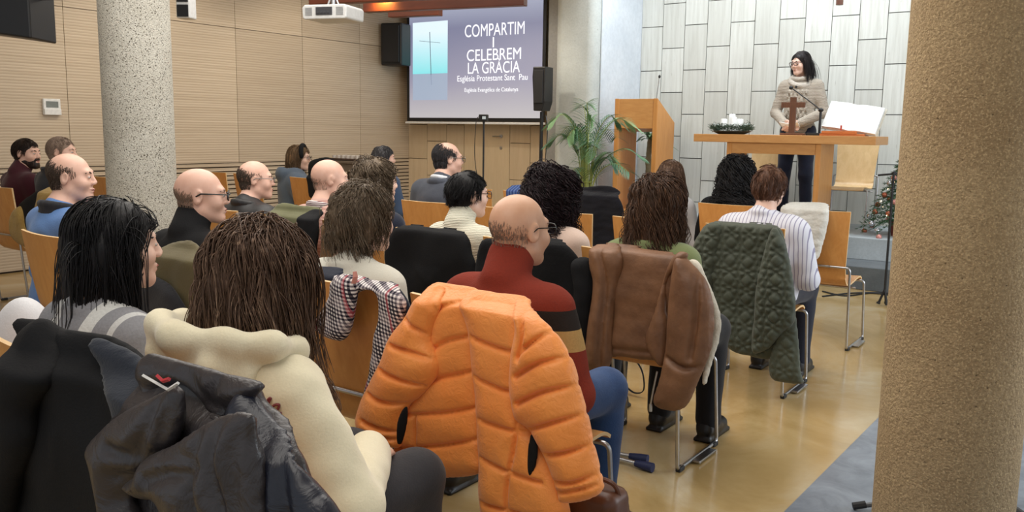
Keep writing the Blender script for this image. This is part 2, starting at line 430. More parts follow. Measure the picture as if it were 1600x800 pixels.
# ---------------------------------------------------------------- cloth hung over a thing, from its outline in a vertical plane
def seg_dist(X, Z, P, closed=True):
    D = np.full(X.shape, 1e9); n = len(P); ins = np.zeros(X.shape, bool)
    for i in range(n if closed else n-1):
        a = P[i]; b = P[(i+1) % n]; ab = b-a; L = ab@ab+1e-12
        t = np.clip(((X-a[0])*ab[0]+(Z-a[1])*ab[1])/L, 0, 1)
        D = np.minimum(D, (X-a[0]-t*ab[0])**2+(Z-a[1]-t*ab[1])**2)
        if closed and a[1] != b[1]:
            c = ((a[1] > Z) != (b[1] > Z)) & (X < (b[0]-a[0])*(Z-a[1])/(b[1]-a[1])+a[0]); ins ^= c
    D = np.sqrt(D); return np.where(ins, D, -D) if closed else D
def xzw(pts, Y, T, wrap, cx, hw):
    # each outline point lies on the layer where the cloth really is: thickness at the sides, fold-over at the top
    out = []
    for x, y in pts:
        Yq = Y+T*.6*max(-1, min(1, (cx-x)/hw)); q = atY(x, y, Yq)
        if wrap is not None:
            for _ in range(4):
                s = min(max((q[2]-wrap[0])/.04, 0), 1); q = atY(x, y, Yq+wrap[1]*s*s*(3-2*s))
        out.append((q[0], q[2]))
    return np.array(out)
def xz(pts, Y): return np.array([[p[0], p[2]] for p in (atY(x, y, Y) for x, y in pts)])
def relief(name, parent, mats, poly, Y, T=0.025, Rr=0.05, dy=0.0, grooves=(), gw=0.014, gd=0.55, puff=0.0, fold=(0.012, 22, (1, .2, .25), 3),
           wrinkle=(0.003, 70, 5), wrap=None, h=0.008, sm=4, tilt=0.0, lattice=None):
    pxs = [q[0] for q in poly]; cx = (min(pxs)+max(pxs))/2; hw = max(1, (max(pxs)-min(pxs))/2)
    un = lambda pts: xzw(pts, Y+dy, T, wrap, cx, hw); P = smooth_path(un(poly), sm, True)[:, :2] if sm else un(poly)
    lo = P.min(0)-0.03; hi = P.max(0)+0.03
    xs = np.arange(lo[0], hi[0]+h, h); zs = np.arange(lo[1], hi[1]+h, h); X, Z = np.meshgrid(xs, zs, indexing='ij')
    d = seg_dist(X, Z, P)
    t = np.clip(d/Rr, 0, 1); hh = T*np.sqrt(np.maximum(1-(1-t)**2, 0)); hh = np.where(d < 0, d, np.maximum(hh, 0.15*d))
    dg = np.full(X.shape, 1e9)
    for g in grooves: dg = np.minimum(dg, seg_dist(X, Z, smooth_path(xzw(g, Y+dy-T*.7, 0, wrap, 0, 1), 5)[:, :2], False))
    if lattice: 
        c = lattice; ux = (X-xs[0]); uz = (Z-zs[0])
        for ox in (0, .5):
            for oz in (0, .5):
                rx = (ux/c+ox) % 1-.5; rz = (uz/c+oz) % 1-.5; dg = np.minimum(dg, np.abs(np.sqrt(rx*rx+rz*rz)-.5)*c)
    if len(grooves) or lattice:
        inn = d > 0
        hh = np.where(inn, hh*(1-gd*np.exp(-(dg/gw)**2))+puff*(1-np.exp(-dg/0.03))*np.clip(d/Rr, 0, 1), hh)
    Pt = np.stack([X, 0*X, Z], -1)
    mid = np.zeros_like(X)
    if fold[0]:
        mid += fold[0]*sines(Pt, fold[3], fold[1], 5, fold[2])
    if wrinkle[0]: hh = np.where(d > 0, hh+np.minimum(wrinkle[0], hh*.4)*sines(Pt, wrinkle[2], wrinkle[1], 5), hh)
    mid += tilt*(Z-hi[1])
    if wrap is not None: zt, off = wrap; s = np.clip((Z-zt)/0.04, 0, 1); mid += off*s*s*(3-2*s)
    mid += Y+dy
    y0 = mid.min()-hh.max()-.02; y1 = mid.max()+hh.max()+.02; ys = np.arange(y0, y1, h*.8)
    F = np.abs(ys[None, :, None]-mid[:, None, :])-hh[:, None, :]
    V, Q = surfnets(F, xs, ys, zs)
    if parent: V = V-np.array(parent.location)
    return link(name, np_mesh(name, V, Q), mats, parent)

# ---------------------------------------------------------------- people
SK = skin('skin', (226, 188, 168)); SK2 = skin('skin_ruddy', (224, 182, 162)); SK3 = skin('skin_tan', (214, 168, 138))
def head_mat(hy, hz, yaw, pitch=0.0, roll=0.0, hx=0.0):
    M = np.eye(4); m = Matrix.Rotation(R(yaw), 3, 'Z') @ Matrix.Rotation(R(roll), 3, 'Y') @ Matrix.Rotation(R(pitch), 3, 'X')
    M[:3, :3] = np.array(m); M[:3, 3] = (hx, hy, hz); return M
def head_prims(F, M, jaw=1.0):
    F.ell((0, -.014, .030), (.077, .097, .087), .01, M)
    F.ell((0, .022, -.030), (.064*jaw, .070, .082), .03, M)
    F.cap((.050*jaw, .0, -.062), (.012, .070, -.096), .022, .020, .03, M); F.cap((-.050*jaw, .0, -.062), (-.012, .070, -.096), .022, .020, .03, M)
    F.cap((-.034, .080, .024), (.034, .080, .024), .013, .013, .02, M)
    F.ell((.045, .060, -.030), (.022, .024, .022), .03, M); F.ell((-.045, .060, -.030), (.022, .024, .022), .03, M)
    for s in (-1, 1): F.ell((s*.031, .101, .004), (.018, .013, .012), .012, M, op='s')
    for s in (-1, 1): F.ell((s*.031, .083, .003), (.0135, .0125, .0125), .003, M)
    F.cap((0, .091, .012), (0, .106, -.024), .0075, .0115, .012, M)
    for s in (-1, 1): F.ell((s*.012, .101, -.030), (.008, .010, .008), .008, M)
    F.ell((0, .090, -.058), (.024, .012, .006), .008, M); F.ell((0, .088, -.069), (.021, .012, .007), .008, M)
    F.box((0, .105, -.0635), (.022, .012, .0012), .001, .004, M, op='s')
    for s in (-1, 1):
        rot = np.array(Matrix.Rotation(R(-12*1), 3, 'X') @ Matrix.Rotation(R(s*-18), 3, 'Z'))
        F.ell((s*.080, -.012, -.002), (.009, .020, .033), .008, M, rot)
        F.ell((s*.090, -.006, .003), (.008, .011, .019), .006, M, rot, op='s')
def hand(F, w, d, n, s, curl=0.5, big=1.0):
    """w wrist, d finger direction, n palm-facing normal, s towards the thumb"""
    w, d, n, s = [np.array(x, float) for x in (w, d, n, s)]
    for v in (d, n, s): v /= np.linalg.norm(v)
    b = big; F.cap(w, w+d*.03*b, .024*b, .026*b, .02)
    rot = np.stack([s, d, n], 1); F.ell(w+d*.055*b, np.array((.040, .050, .0155))*b, .02, rot=rot)
    for off, L in ((.030, .072), (.010, .082), (-.010, .077), (-.029, .060)):
        p = w+d*.092*b+s*off*b; pts = [w+d*.05*b+s*off*.8*b, p]; a = curl*.7
        for seg in (.45, .32, .26):
            dd = d*math.cos(a)+n*math.sin(a); p = p+dd*L*seg*b; pts.append(p); a += curl*.75
        F.chain(pts, [.0095*b, .0090*b, .0082*b, .0075*b, .0065*b], .004)
    p = w+d*.030*b+s*.026*b; q = p+(s*.75+d*.65+n*.25)/1.02*.042*b; r = q+(s*.25+d*.9+n*.35)*.034*b; t = r+(d*.95+n*.3-s*.05)*.024*b
    F.chain([p, q, r, t], [.014*b, .0115*b, .0095*b, .0075*b], .008)
def joints(hz, hy, w=1.0, lean=0.0, arms='lap', hx=0.0):
    zs = hz-.192; J = dict(zs=zs, hz=hz, hy=hy, hx=hx, w=w, lean=lean)
    J['sh'] = [np.array((s*.168*w, lean-.015, zs-.035)) for s in (-1, 1)]
    if arms == 'lap':
        J['el'] = [np.array((s*.232*w, lean+.005, zs-.30)) for s in (-1, 1)]
        J['wr'] = [np.array((s*.105, .235, .635)) for s in (-1, 1)]
    elif arms == 'wide':
        J['el'] = [np.array((s*.30*w, lean+.02, zs-.27)) for s in (-1, 1)]
        J['wr'] = [np.array((s*.12, .26, .655)) for s in (-1, 1)]
    J['hip'] = [np.array((s*.095, -.0, .555)) for s in (-1, 1)]; J['kn'] = [np.array((s*.125, .43, .535)) for s in (-1, 1)]
    J['an'] = [np.array((s*.125, .42, .10)) for s in (-1, 1)]
    return J
def torso_prims(F, J, g=0.0, arm=0.0, hem=0.50, k=.05, arms=True, cuff=0.0):
    zs, w, l = J['zs'], J['w'], J['lean']
    F.ell((0, .0, .58), (.165*w+g, .125+g, .12+g), k); F.ell((0, l*.5-.005, .74), (.150*w+g, .110+g, .20+g), k)
    F.ell((0, l-.012, zs-.13), (.165*w+g, .112+g, .17+g), k)
    F.cap(J['sh'][0]*(.72, 1, 1)+(0, 0, .0), J['sh'][1]*(.72, 1, 1), .060+g, .060+g, k)
    F.cap((0, l-.03, zs+.045), (0, l-.02, zs-.05), .052+g*.4, .10+g*.6, .05)
    if arms:
        for s in (0, 1):
            F.cap(J['sh'][s], J['el'][s], .054+g*.7+arm, .043+g*.7+arm, .04); F.cap(J['el'][s], J['wr'][s], .043+g*.7+arm, .031+g*.7+cuff, .02)
def seated_body(J, M, hands=True, near=True):
    F = Field(); head_prims(F, M)
    F.cap(M[:3, :3]@np.array((0, -.030, -.062))+M[:3, 3], (0, J['lean']-.03, J['zs']-.01), .054, .064, .03)
    torso_prims(F, J)
    for s in (0, 1):
        F.cap(J['hip'][s], J['kn'][s], .082, .058, .05); F.cap(J['kn'][s], J['an'][s], .056, .038, .03); F.cap(J['an'][s], J['an'][s]+(0, .12, -.06), .036, .028, .03)
        d = np.array((-.35 if s else .35, .75, -.25)); hand(F, J['wr'][s], d, (0, -.25, -1), (-1 if s else 1, -.2, -.1), .45)
    c = M[:3, 3]; hf = .0055 if near else .008
    fine = [(*[(c[i]-.125, c[i]+.125) for i in range(3)], hf), ((-.22, .22), (.2, .46), (.5, .70), .007 if near else .010)]
    return F, fine
SHOE = plain('black_leather', (26, 24, 24), 0.4); SHOE_B = plain('brown_leather', (92, 54, 34), 0.4)
JEANS = fabric('dark_jeans', (46, 52, 66), fold=9); BLUEJ = fabric('blue_jeans', (52, 82, 128), (38, 62, 104), fold=9); BLACKT = fabric('black_trousers', (30, 30, 34)); GREYJ = fabric('charcoal_jeans', (62, 62, 66), (44, 44, 48), fold=8)
def trousers(root, J, m, h=.012, g=0.016):
    F = Field(); F.ell((0, .0, .585), (.172*J['w']+.006, .135, .10), .04)
    for s in (0, 1):
        F.cap(J['hip'][s], J['kn'][s], .082+g, .060+g, .05); F.cap(J['kn'][s], J['an'][s]+(0, -.01, 0), .058+g, .050+g*.6, .03)
    F.noise(.005, 30, 4); return F.obj('trousers', m, root, h)
def shoes(root, J, m, h=.010):
    for s in (0, 1):
        a = J['an'][s]; F = Field(); F.cap(a+(0, -.035, -.055), a+(0, .15, -.063), .040, .038, .03); F.cap(a+(0, -.02, -.02), a+(0, .06, -.045), .046, .036, .03)
        F.box(a+(0, .055, -.092), (.044, .135, .010), .008, .01); F.cut((0, 0, -1), -.001); F.obj('shoe', m, root, h)
def face_bits(root, M, browm, iris=True, lip=True):
    A = lambda p: M[:3, :3]@np.array(p)+M[:3, 3]
    ew = plain('eye_white', (196, 186, 178), .25); ir = plain('iris_dark', (40, 28, 22), .2)
    for s in (-1, 1):
        b = MB(); b.ball(A((s*.031, .0850, .002)), (.0125, .0112, .0072), 0, 14, 10, M[:3, :3]); b.ball(A((s*.031, .0925, .002)), (.0056, .0042, .0056), 1, 12, 8, M[:3, :3])
        mk('eye', b, [ew, ir], root, True)
        b = MB(); b.tube([A((s*.014, .094, .021)), A((s*.032, .093, .027)), A((s*.050, .078, .022))], [.0035, .0042, .0025], 6); mk('eyebrow', b, browm, root, True)
    lipm = plain('lip', (176, 104, 94), .4)
    b = MB(); b.tube([A((-.023, .083, -.064)), A((-.010, .098, -.059)), A((0, .099, -.061)), A((.010, .098, -.059)), A((.023, .083, -.064))], [.002, .0045, .0045, .0045, .002], 6)
    b.tube([A((-.021, .083, -.066)), A((0, .096, -.071)), A((.021, .083, -.066))], [.002, .0055, .002], 6); mk('lips', b, lipm, root, True)
def glasses(root, M, m, th=.0022):
    A = lambda p: M[:3, :3]@np.array(p)+M[:3, 3]; b = MB()
    for s in (-1, 1):
        c = (s*.033, .112, .001); L = []
        for i in range(20):
            t = 2*math.pi*i/20; L.append(A((c[0]+.025*np.sign(math.cos(t))*abs(math.cos(t))**.6, c[1]-.004*abs(math.cos(t)), c[2]+.018*np.sign(math.sin(t))*abs(math.sin(t))**.6)))
        b.tube(L, th, 6, closed=True)
        b.tube([A((s*.058, .106, .008)), A((s*.074, .085, .010)), A((s*.084, .0, .014)), A((s*.083, -.02, .002))], th, 6)
    b.tube([A((-.009, .113, .005)), A((0, .116, .008)), A((.009, .113, .005))], th, 6)
    return mk('glasses', b, m, root, True)
def scalp_roots(rg, n, E, keep):
    P = rg.normal(size=(n*6, 3)); P /= np.linalg.norm(P, axis=1)[:, None]; pts = P*E[1]+E[0]
    N = P/E[1]; N /= np.linalg.norm(N, axis=1)[:, None]; ok = keep(pts); return pts[ok][:n], N[ok][:n]
def hair_fringe(root, M, m, top=0.04, slope=.25, t=.004, n=3200, L=.014, seed=3, h=.005):
    """close-cropped hair round the back and sides of a balding head"""
    rg = np.random.RandomState(seed); E = (np.array((0, -.014, .030)), np.array((.077, .097, .087))+.001); A3, T3 = M[:3, :3], M[:3, 3]
    E2 = (np.array((0, -.018, -.022)), np.array((.070, .080, .072)))
    def keep(p):
        f = rg.rand(len(p)); edge = (top-(p[:, 2]+slope*p[:, 1]))/.035
        return (edge > f) & (.62*p[:, 1]-.62*p[:, 2] < .024) & (p[:, 1] < .042-.02*f) & (p[:, 2] > -.085) & ~((np.abs(p[:, 1]+.004) < .022) & (p[:, 2] < .034)) & ~((p[:, 1] > .01) & (p[:, 2] < -.02))
    a, N = scalp_roots(rg, n*2//3, E, keep); b, N2 = scalp_roots(rg, n//3, E2, lambda p: keep(p) & (p[:, 1] < -.03)); pts = np.concatenate([a, b]); N = np.concatenate([N, N2])
    d = np.stack([0*N[:, 0], -.15+0*N[:, 0], -1+0*N[:, 0]], 1)+.25*rg.normal(size=N.shape); d -= N*(d*N).sum(1)[:, None]; d /= np.linalg.norm(d, axis=1)[:, None]
    ss = np.linspace(0, 1, 4); path = pts[:, None, :]-N[:, None, :]*.001+(d[:, None, :]*L*ss[None, :, None])+N[:, None, :]*(t*.8*np.sin(ss*2.2))[None, :, None]
    path = path@A3.T+T3; V, Q = strands_mesh(path, (.0009+.0006*(t > .003))*np.linspace(1, .4, 4)[None, :]*np.ones((len(pts), 1)))
    return link('hair', np_mesh('hair', V, Q), m, root)
def hair(root, M, m, kind, n=300, L=.25, vol=.02, curl=0.0, cf=30, seed=1, front=.052, r0=.0020, part=0.0, bodyJ=None, nape=-.085, base=True, h=.008, sweep=0.0, clump=14, forward=.03):
    rg = np.random.RandomState(seed); A3, T3 = M[:3, :3], M[:3, 3]
    E = [(np.array((0, -.014, .030)), np.array((.077, .097, .087))+.003), (np.array((0, .010, -.045)), np.array((.062, .060, .075)))]
    if bodyJ is not None:
        zc = bodyJ['zs']-T3[2]; inv = A3.T; t = inv@np.array((0-T3[0], bodyJ['lean']-.015-T3[1], zc-.115)); E.append((t, np.array((.215*bodyJ['w'], .150, .155))))
    keep = lambda p: (.62*p[:, 1]-.62*p[:, 2] < .012+(front-.052)) & (p[:, 1] < front+.035*(p[:, 2] > .07)) & (p[:, 2] > nape+.05) & ((p[:, 1] < -.012) | (p[:, 2] > .005))
    pts, N = scalp_roots(rg, n, E[0], keep); n = len(pts); nc = max(8, n//clump)
    cl = np.argmin(((pts[:, None, :]-pts[None, :nc, :])**2).sum(2), 1)
    ns = max(6, int(L/(.018 if not curl else .011))); ds = L/ns*(.85+.3*rg.rand(nc)[cl])*(.9+.2*rg.rand(n)); lay = vol*np.clip(.7*rg.rand(nc)[cl]+.3*rg.rand(n), 0, 1)
    ph = rg.rand(nc)[cl]*6.28+.5*rg.normal(size=n); fr = cf*(.75+.5*rg.rand(nc))[cl]; side = np.sign(pts[:, 0]-part+1e-4)
    if kind == 'short':
        topm = np.clip((pts[:, 2]-.06)/.05, 0, 1); d = np.stack([sweep+.25*side*(1-topm), .35*topm*(pts[:, 1] > -.04)-.30*(1-topm)-.25*(pts[:, 1] <= -.04), -.75*(1-topm)-.2], 1)
    else:
        fm = np.clip((pts[:, 1]-.0)/.06, 0, 1); pr = part+.035*rg.normal(size=n); side = np.clip((pts[:, 0]-pr)/.03, -1, 1); d = np.stack([side*(.55+.7*fm), -.45-.3*fm, -.35+0*side], 1)
    jit = .22*rg.normal(size=(nc, 3))[cl]+.07*rg.normal(size=(n, 3)); d = d+jit
    d -= N*(d*N).sum(1)[:, None]; d /= np.linalg.norm(d, axis=1)[:, None]; d = d+N*(.18 if kind == 'short' else .30); p = pts-N*.002; path = [p.copy()]
    for i in range(ns):
        g = .30 if kind != 'short' else .10
        d = d*(1-g)+np.array((0, 0, -g))+jit*.10; d /= np.linalg.norm(d, axis=1)[:, None]; p = p+d*ds[:, None]; gl = min(1, (i+1)/(3.5 if kind != 'curly' else 7))
        for ei, (c, r) in enumerate(E):
            rr = r+lay[:, None]*gl*(1 if ei < 2 else .6)+.003; q = (p-c)/rr; l = np.linalg.norm(q, axis=1); ins = l < 1
            mv = c+q/np.maximum(l, 1e-3)[:, None]*rr-p; ml = np.linalg.norm(mv, axis=1)[:, None]; lim = .05 if ei < 2 else .008; p = np.where(ins[:, None], p+mv*np.minimum(1, lim/np.maximum(ml, 1e-6)), p)
        f = (p[:, 2] < .050) & (p[:, 1] > forward) & (p[:, 2] > -.16)      # keep the face clear
        p[:, 1] = np.where(f, p[:, 1]+(forward-p[:, 1])*.3, p[:, 1]); w = p.copy()
        if curl:
            s_ = L/ns*(i+1); a = ph+fr*s_; amp = curl*min(1, (i+1)/6); w[:, 0] += amp*np.cos(a); w[:, 1] += amp*np.sin(a)*.8; w[:, 2] += amp*.4*np.sin(a*1.3+1)
        path.append(w)
    path = np.stack(path, 1); ok = (np.abs(path[:, :, 0]).max(1) < .135+vol*1.3+curl) & (path[:, :, 1].min(1) > -.165-vol*1.2-curl) & (path[:, :, 2].max(1) < .126+vol*.9+curl) & (path[:, :, 1].max(1) < .10+vol*.6); path = path[ok]; n = len(path)
    path = path@A3.T+T3; rad = (np.linspace(1, .3, ns+1)**.8)[None, :]*(r0*(.7+.6*rg.rand(n)))[:, None]
    V, Q = strands_mesh(path, rad)
    if base:
        F = Field(); t = .004+vol*.30
        if kind == 'short': t = .003+vol*.3
        F.ell((0, -.016, .032), (.077+t, .097+t, .087+t), .02, M); F.ell((0, -.030, -.030), (.066+t*.6, .068+t*.6, .060), .03, M)
        if kind != 'short':
            zb = L*.66; F.cap((0, -.070-vol*.3, .0), (0, -.080-vol*.3, -zb+.06), .058+vol*.3, .045+vol*.3, .03, M)
            for s in (-1, 1): F.cap((s*(.050+vol*.3), -.045, .0), (s*(.055+vol*.4), -.045, -zb*.62), .034+vol*.3, .024+vol*.2, .03, M)
        F.noise(.002+curl*.12*(kind == 'curly')*3, 45 if not curl else 60, seed+3); F.ell((0, .108, -.030), (.078, .078, .100), .012, M, op='s')
        if kind == 'short':
            F.cut((0, .62, -.62), .016, M)
            for s in (-1, 1): F.ell((s*.088, .004, -.010), (.03, .024, .032), .006, M, op='s')
        Vb, Qb = F.mesh(h); Q = np.concatenate([Qb, Q+len(Vb)]); V = np.concatenate([Vb, V])
    return link('hair', np_mesh('hair', V, Q), m, root)
PASTOR = np.array((-2.75, 9.9))
def person(label, px, Yh, skinm=SK, yaw=None, pitch=0.0, body_yaw=0.0, w=1.0, lean=0.0, s=1.0, top=('sweater', None), bottom=BLACKT, shoem=SHOE, near=True, group=None,
           arms='lap', g=.020, wr=.006, collar=None, hem=.5, hx=0.0, roll=0.0):
    hp = atY(px[0], px[1], Yh); hy = .05+lean; hz = hp[2]/s
    loc = (hp[0]-hx, Yh-hy*s, 0)
    if yaw is None:
        yaw = -math.degrees(math.atan2(PASTOR[0]-hp[0], PASTOR[1]-Yh))*.8
    J = joints(hz, hy, w, lean, arms); M = head_mat(hy, hz, yaw-body_yaw, pitch, roll, hx)
    F, fine = seated_body(J, M, near=near)
    root = F.obj('person', skinm, None, .013 if near else .017, fine); root.location = loc; root.scale = (s, s, s); root.rotation_euler = (0, 0, R(body_yaw))
    tag(root, label, 'person', group)
    h = .010 if near else .014
    if top[1] is not None:
        T = Field(); torso_prims(T, J, g, cuff=.004); zs, l = J['zs'], J['lean']
        if collar == 'turtle': T.cap(M[:3, :3]@np.array((0, -.034, -.085))+M[:3, 3], (0, l-.03, zs), .069, .074, .012); T.cap(M[:3, :3]@np.array((0, -.034, -.088))+M[:3, 3]-(0, 0, .0), (0, l-.032, zs+.035), .074, .078, .008)
        if collar == 'shirt' or collar == 'coat':
            r = .066 if collar == 'shirt' else .074
            for i in range(14):
                a = 2*math.pi*i/14; b2 = 2*math.pi*(i+1)/14; q = lambda a: np.array((r*math.sin(a), l-.028-r*.95*math.cos(a), zs+.052+.014*math.cos(a)))
                T.cap(q(a), q(b2), .013 if collar == 'shirt' else .018, None, .012)
        if collar == 'hood':
            T.ell((0, l-.105, zs+.035), (.140, .085, .090), .03); T.ell((.095, l-.03, zs+.045), (.055, .090, .060), .03); T.ell((-.095, l-.03, zs+.045), (.055, .090, .060), .03)
            T.ell((0, l-.065, zs+.125), (.100, .070, .055), .02, op='s')
        if collar == 'crew':
            for i in range(14):
                a = 2*math.pi*i/14; b2 = 2*math.pi*(i+1)/14; q = lambda a: np.array((.070*math.sin(a), l-.03-.066*math.cos(a), zs+.030+.012*math.cos(a))); T.cap(q(a), q(b2), .012, None, .015)
        T.noise(wr, 26, int(px[0]) % 50+1, (1, 1, .6)); T.noise(wr*.35, 70, int(px[0]) % 31+2)
        T.cut((0, 0, -1), -hem); T.obj(top[0], top[1], root, h)
    trousers(root, J, bottom, .013 if near else .017); shoes(root, J, shoem, .011 if near else .016)
    return root, J, M

# ---------------------------------------------------------------- chair
OAK = wood('oak_veneer', (196, 132, 66), (220, 160, 92), (1.2, 1.2, .5), .38, 14)
PLY = wood('plywood_edge', (222, 184, 130), (236, 204, 156), (1, 1, 8), .5, 10)
_proto = []
def make_chair(label):
    root = thing('stacking_chair', label, 'chair'); prof = smooth_path([(-.085, .95), (-.062, .78), (-.032, .60), (-.008, .505), (.03, .455), (.085, .436), (.2, .44), (.34, .456), (.41, .453), (.45, .432)], 5)
    n = len(prof); T = np.gradient(prof, axis=0); T /= np.linalg.norm(T, axis=1)[:, None]; N = np.stack([-T[:, 1], T[:, 0]], 1)
    if N[0][0] < 0: N = -N
    xsn = np.linspace(-1, 1, 9); V = []; F = []; mi = []
    for sgn in (0, 1):
        for i, (y, z) in enumerate(prof):
            hw = np.interp(z if i < n*.5 else 0.44, [.44, .55, .95], [.205, .20, .225]); 
            for x in xsn:
                c = .018*(x*x) if z > .5 else .004*x*x
                off = (-.006 if sgn else .006)
                V.append((x*hw, y+N[i][0]*(off+c), z+N[i][1]*(off+c)))
    m = 9
    idx = lambda s_, i, j: s_*n*m+i*m+j
    for i in range(n-1):
        for j in range(m-1):
            F.append((idx(0, i, j), idx(0, i+1, j), idx(0, i+1, j+1), idx(0, i, j+1))); mi.append(0)
            F.append((idx(1, i, j), idx(1, i, j+1), idx(1, i+1, j+1), idx(1, i+1, j))); mi.append(0)
        F.append((idx(0, i, 0), idx(1, i, 0), idx(1, i+1, 0), idx(0, i+1, 0))); mi.append(1)
        F.append((idx(0, i, m-1), idx(0, i+1, m-1), idx(1, i+1, m-1), idx(1, i, m-1))); mi.append(1)
    for j in range(m-1):
        F.append((idx(0, 0, j), idx(0, 0, j+1), idx(1, 0, j+1), idx(1, 0, j))); mi.append(1)
        F.append((idx(0, n-1, j), idx(1, n-1, j), idx(1, n-1, j+1), idx(0, n-1, j+1))); mi.append(1)
    b = MB(); b.add(V, F); b.mi = mi; o = mk('plywood_shell', b, [OAK, PLY], root, True)
    for s in (-1, 1):
        b = MB(); b.tube(fillet([(s*.10, -.046, .575), (s*.238, -.046, .575), (s*.240, .0, .012), (s*.240, .44, .012), (s*.236, .385, .436), (s*.10, .375, .434)], .03), .0085, 10)
        mk('leg_frame', b, METAL, root, True)
        for y in (.03, .41):
            b = MB(); b.box((s*.240-.012, y-.025, 0), (s*.240+.012, y+.025, .020)); mk('floor_glide', b, RUBBER, root, bevel=.004)
    b = MB(); b.tube([(-.11, -.046, .575), (.11, -.046, .575)], .0085, 10); mk('back_bar', b, METAL, root, True)
    b = MB(); b.tube([(-.236, .16, .412), (.236, .16, .412)], .007, 10); b.tube([(-.12, .375, .434), (.12, .375, .434)], .0085, 10); mk('seat_bar', b, METAL, root, True)
    b = MB(); b.box((.246, .14, .006), (.285, .33, .018)); mk('row_link', b, METAL, root, bevel=.003)
    return root
def chair(X, Y, label, rz=0.0):
    if not _proto:
        r = make_chair(label); _proto.append(r)
    else:
        r = _proto[0].copy(); COL.objects.link(r); r['label'] = label
        for c in _proto[0].children:
            d = c.copy(); COL.objects.link(d); d.parent = r
    r.location = (X, Y, 0); r.rotation_euler = (0, 0, R(rz)); r['group'] = 'plywood chairs in rows facing the altar'; return r

# ================================================================ the room
XL, YW, YS, YP, XR, ZC = -8.8, 9.86, 10.5, 9.28, -5.33, 3.35
def struct(name, mb, m, **k): return tag(mk(name, mb, m, **k), kind='structure')
def floor_mat():
    m, ns, ls, b = new_mat('polished_stone_floor'); v = coords(ns, ls, (1, 1, 1))
    f = noise(ns, ls, v, 1.1, 6, 0.6, 1.2); f2 = noise(ns, ls, v, 9, 6, 0.7, .5)
    c = ramp(ns, ls, f, [(0.25, (150, 122, 72)), (0.5, (186, 160, 112)), (0.75, (206, 192, 160))])
    sp = ns.new('ShaderNodeSeparateXYZ'); ls.new(v, sp.inputs[0])
    c = mixc(ns, ls, c, rgb((120, 96, 52)), math_n(ns, ls, 'MULTIPLY', f2, 0.35))
    ls.new(c, b.inputs['Base Color']); b.inputs['Roughness'].default_value = 0.16
    ls.new(ramp(ns, ls, f2, [(0.3, (.10, .10, .10)), (0.8, (.26, .26, .26))]), b.inputs['Roughness']); bump(ns, ls, f2, b, 0.04, 0.01); return m
def grey_mat():
    m, ns, ls, b = new_mat('grey_slate_floor'); v = coords(ns, ls, (1, 1, 1)); f = noise(ns, ls, v, 5, 6, .65, 1.0)
    ls.new(ramp(ns, ls, f, [(0.3, (92, 100, 112)), (0.7, (138, 146, 158))]), b.inputs['Base Color']); b.inputs['Roughness'].default_value = .3; return m
b = MB(); b.box((-9.2, -2.5, -.1), (3.2, 10.8, 0)); FLOOR = struct('floor', b, floor_mat())
p1, p2 = atZ(1370, 655, 0), atZ(1225, 800, 0); dv = (p2-p1)/np.linalg.norm(p2-p1); nv = np.array((-dv[1], dv[0], 0))
if nv[0] < 0: nv = -nv
b = MB(); q = [p1-dv*.9, p1+dv*2.6, p1+dv*2.6+nv*1.6, p1-dv*.9+nv*1.6]
b.prism([(a[0], a[1]) for a in q], 2, -.01, .0015); struct('trim_1', b, grey_mat())
def pale_oak(name, c1, c2, horiz=True, lines=0.0):
    m, ns, ls, bb = new_mat(name); v = coords(ns, ls, (1, .35, 14) if horiz else (9, 9, .7)); f = noise(ns, ls, v, 2.2, 5, .6, .4)
    at = ns.new('ShaderNodeAttribute'); at.attribute_name = 'tint'
    col = ramp(ns, ls, f, [(0.3, c1), (0.7, c2)])
    col = mixc(ns, ls, col, tuple(x*.72 for x in rgb(c1)[:3])+(1,), math_n(ns, ls, 'MULTIPLY', at.outputs['Fac'], .45))
    if lines:
        w = ns.new('ShaderNodeTexWave'); w.bands_direction = 'Z'; w.inputs['Scale'].default_value = lines; w.inputs['Distortion'].default_value = .6
        v2 = coords(ns, ls, (1, 1, 1)); ls.new(v2, w.inputs['Vector'])
        k = ramp(ns, ls, w.outputs['Fac'], [(0.02, (.30, .30, .30)), (0.30, (0, 0, 0))])
        col = mixc(ns, ls, col, rgb((112, 86, 60)), k); bump(ns, ls, w.outputs['Fac'], bb, .3, .004)
    ls.new(col, bb.inputs['Base Color']); bb.inputs['Roughness'].default_value = .5; return m
DARKGAP = plain('shadow_gap_backing', (70, 54, 38), .8)
def tints(o, per, seed):
    """one random value per panel so neighbouring boards differ"""
    me = o.data; r = np.random.RandomState(seed); a = me.attributes.new('tint', 'FLOAT', 'POINT'); n = len(me.vertices)
    a.data.foreach_set('value', np.repeat(r.rand(n//per+1), per)[:n].astype(np.float32))
# left wall: acoustic oak panels above, horizontal slats below
b = MB(); b.box((XL-.2, -2.5, 0), (XL-.02, YW+.8, ZC), 1); y = YW
while y > -2:
    for z0, z1 in ((1.02, 2.60), (2.606, ZC)): b.box((XL-.03, y-1.03+.006, z0), (XL, y, z1), 0)
    y -= 1.03
for k in range(12): b.box((XL-.03, -2.5, .40+k*.052), (XL+.004, YW, .40+k*.052+.038), 0)
b.box((XL-.03, -2.5, .02), (XL+.002, YW, .385), 0)
o = struct('wall_left', b, [pale_oak('acoustic_oak_panel', (186, 168, 144), (204, 187, 164), True, 11), DARKGAP]); tints(o, 8, 3)
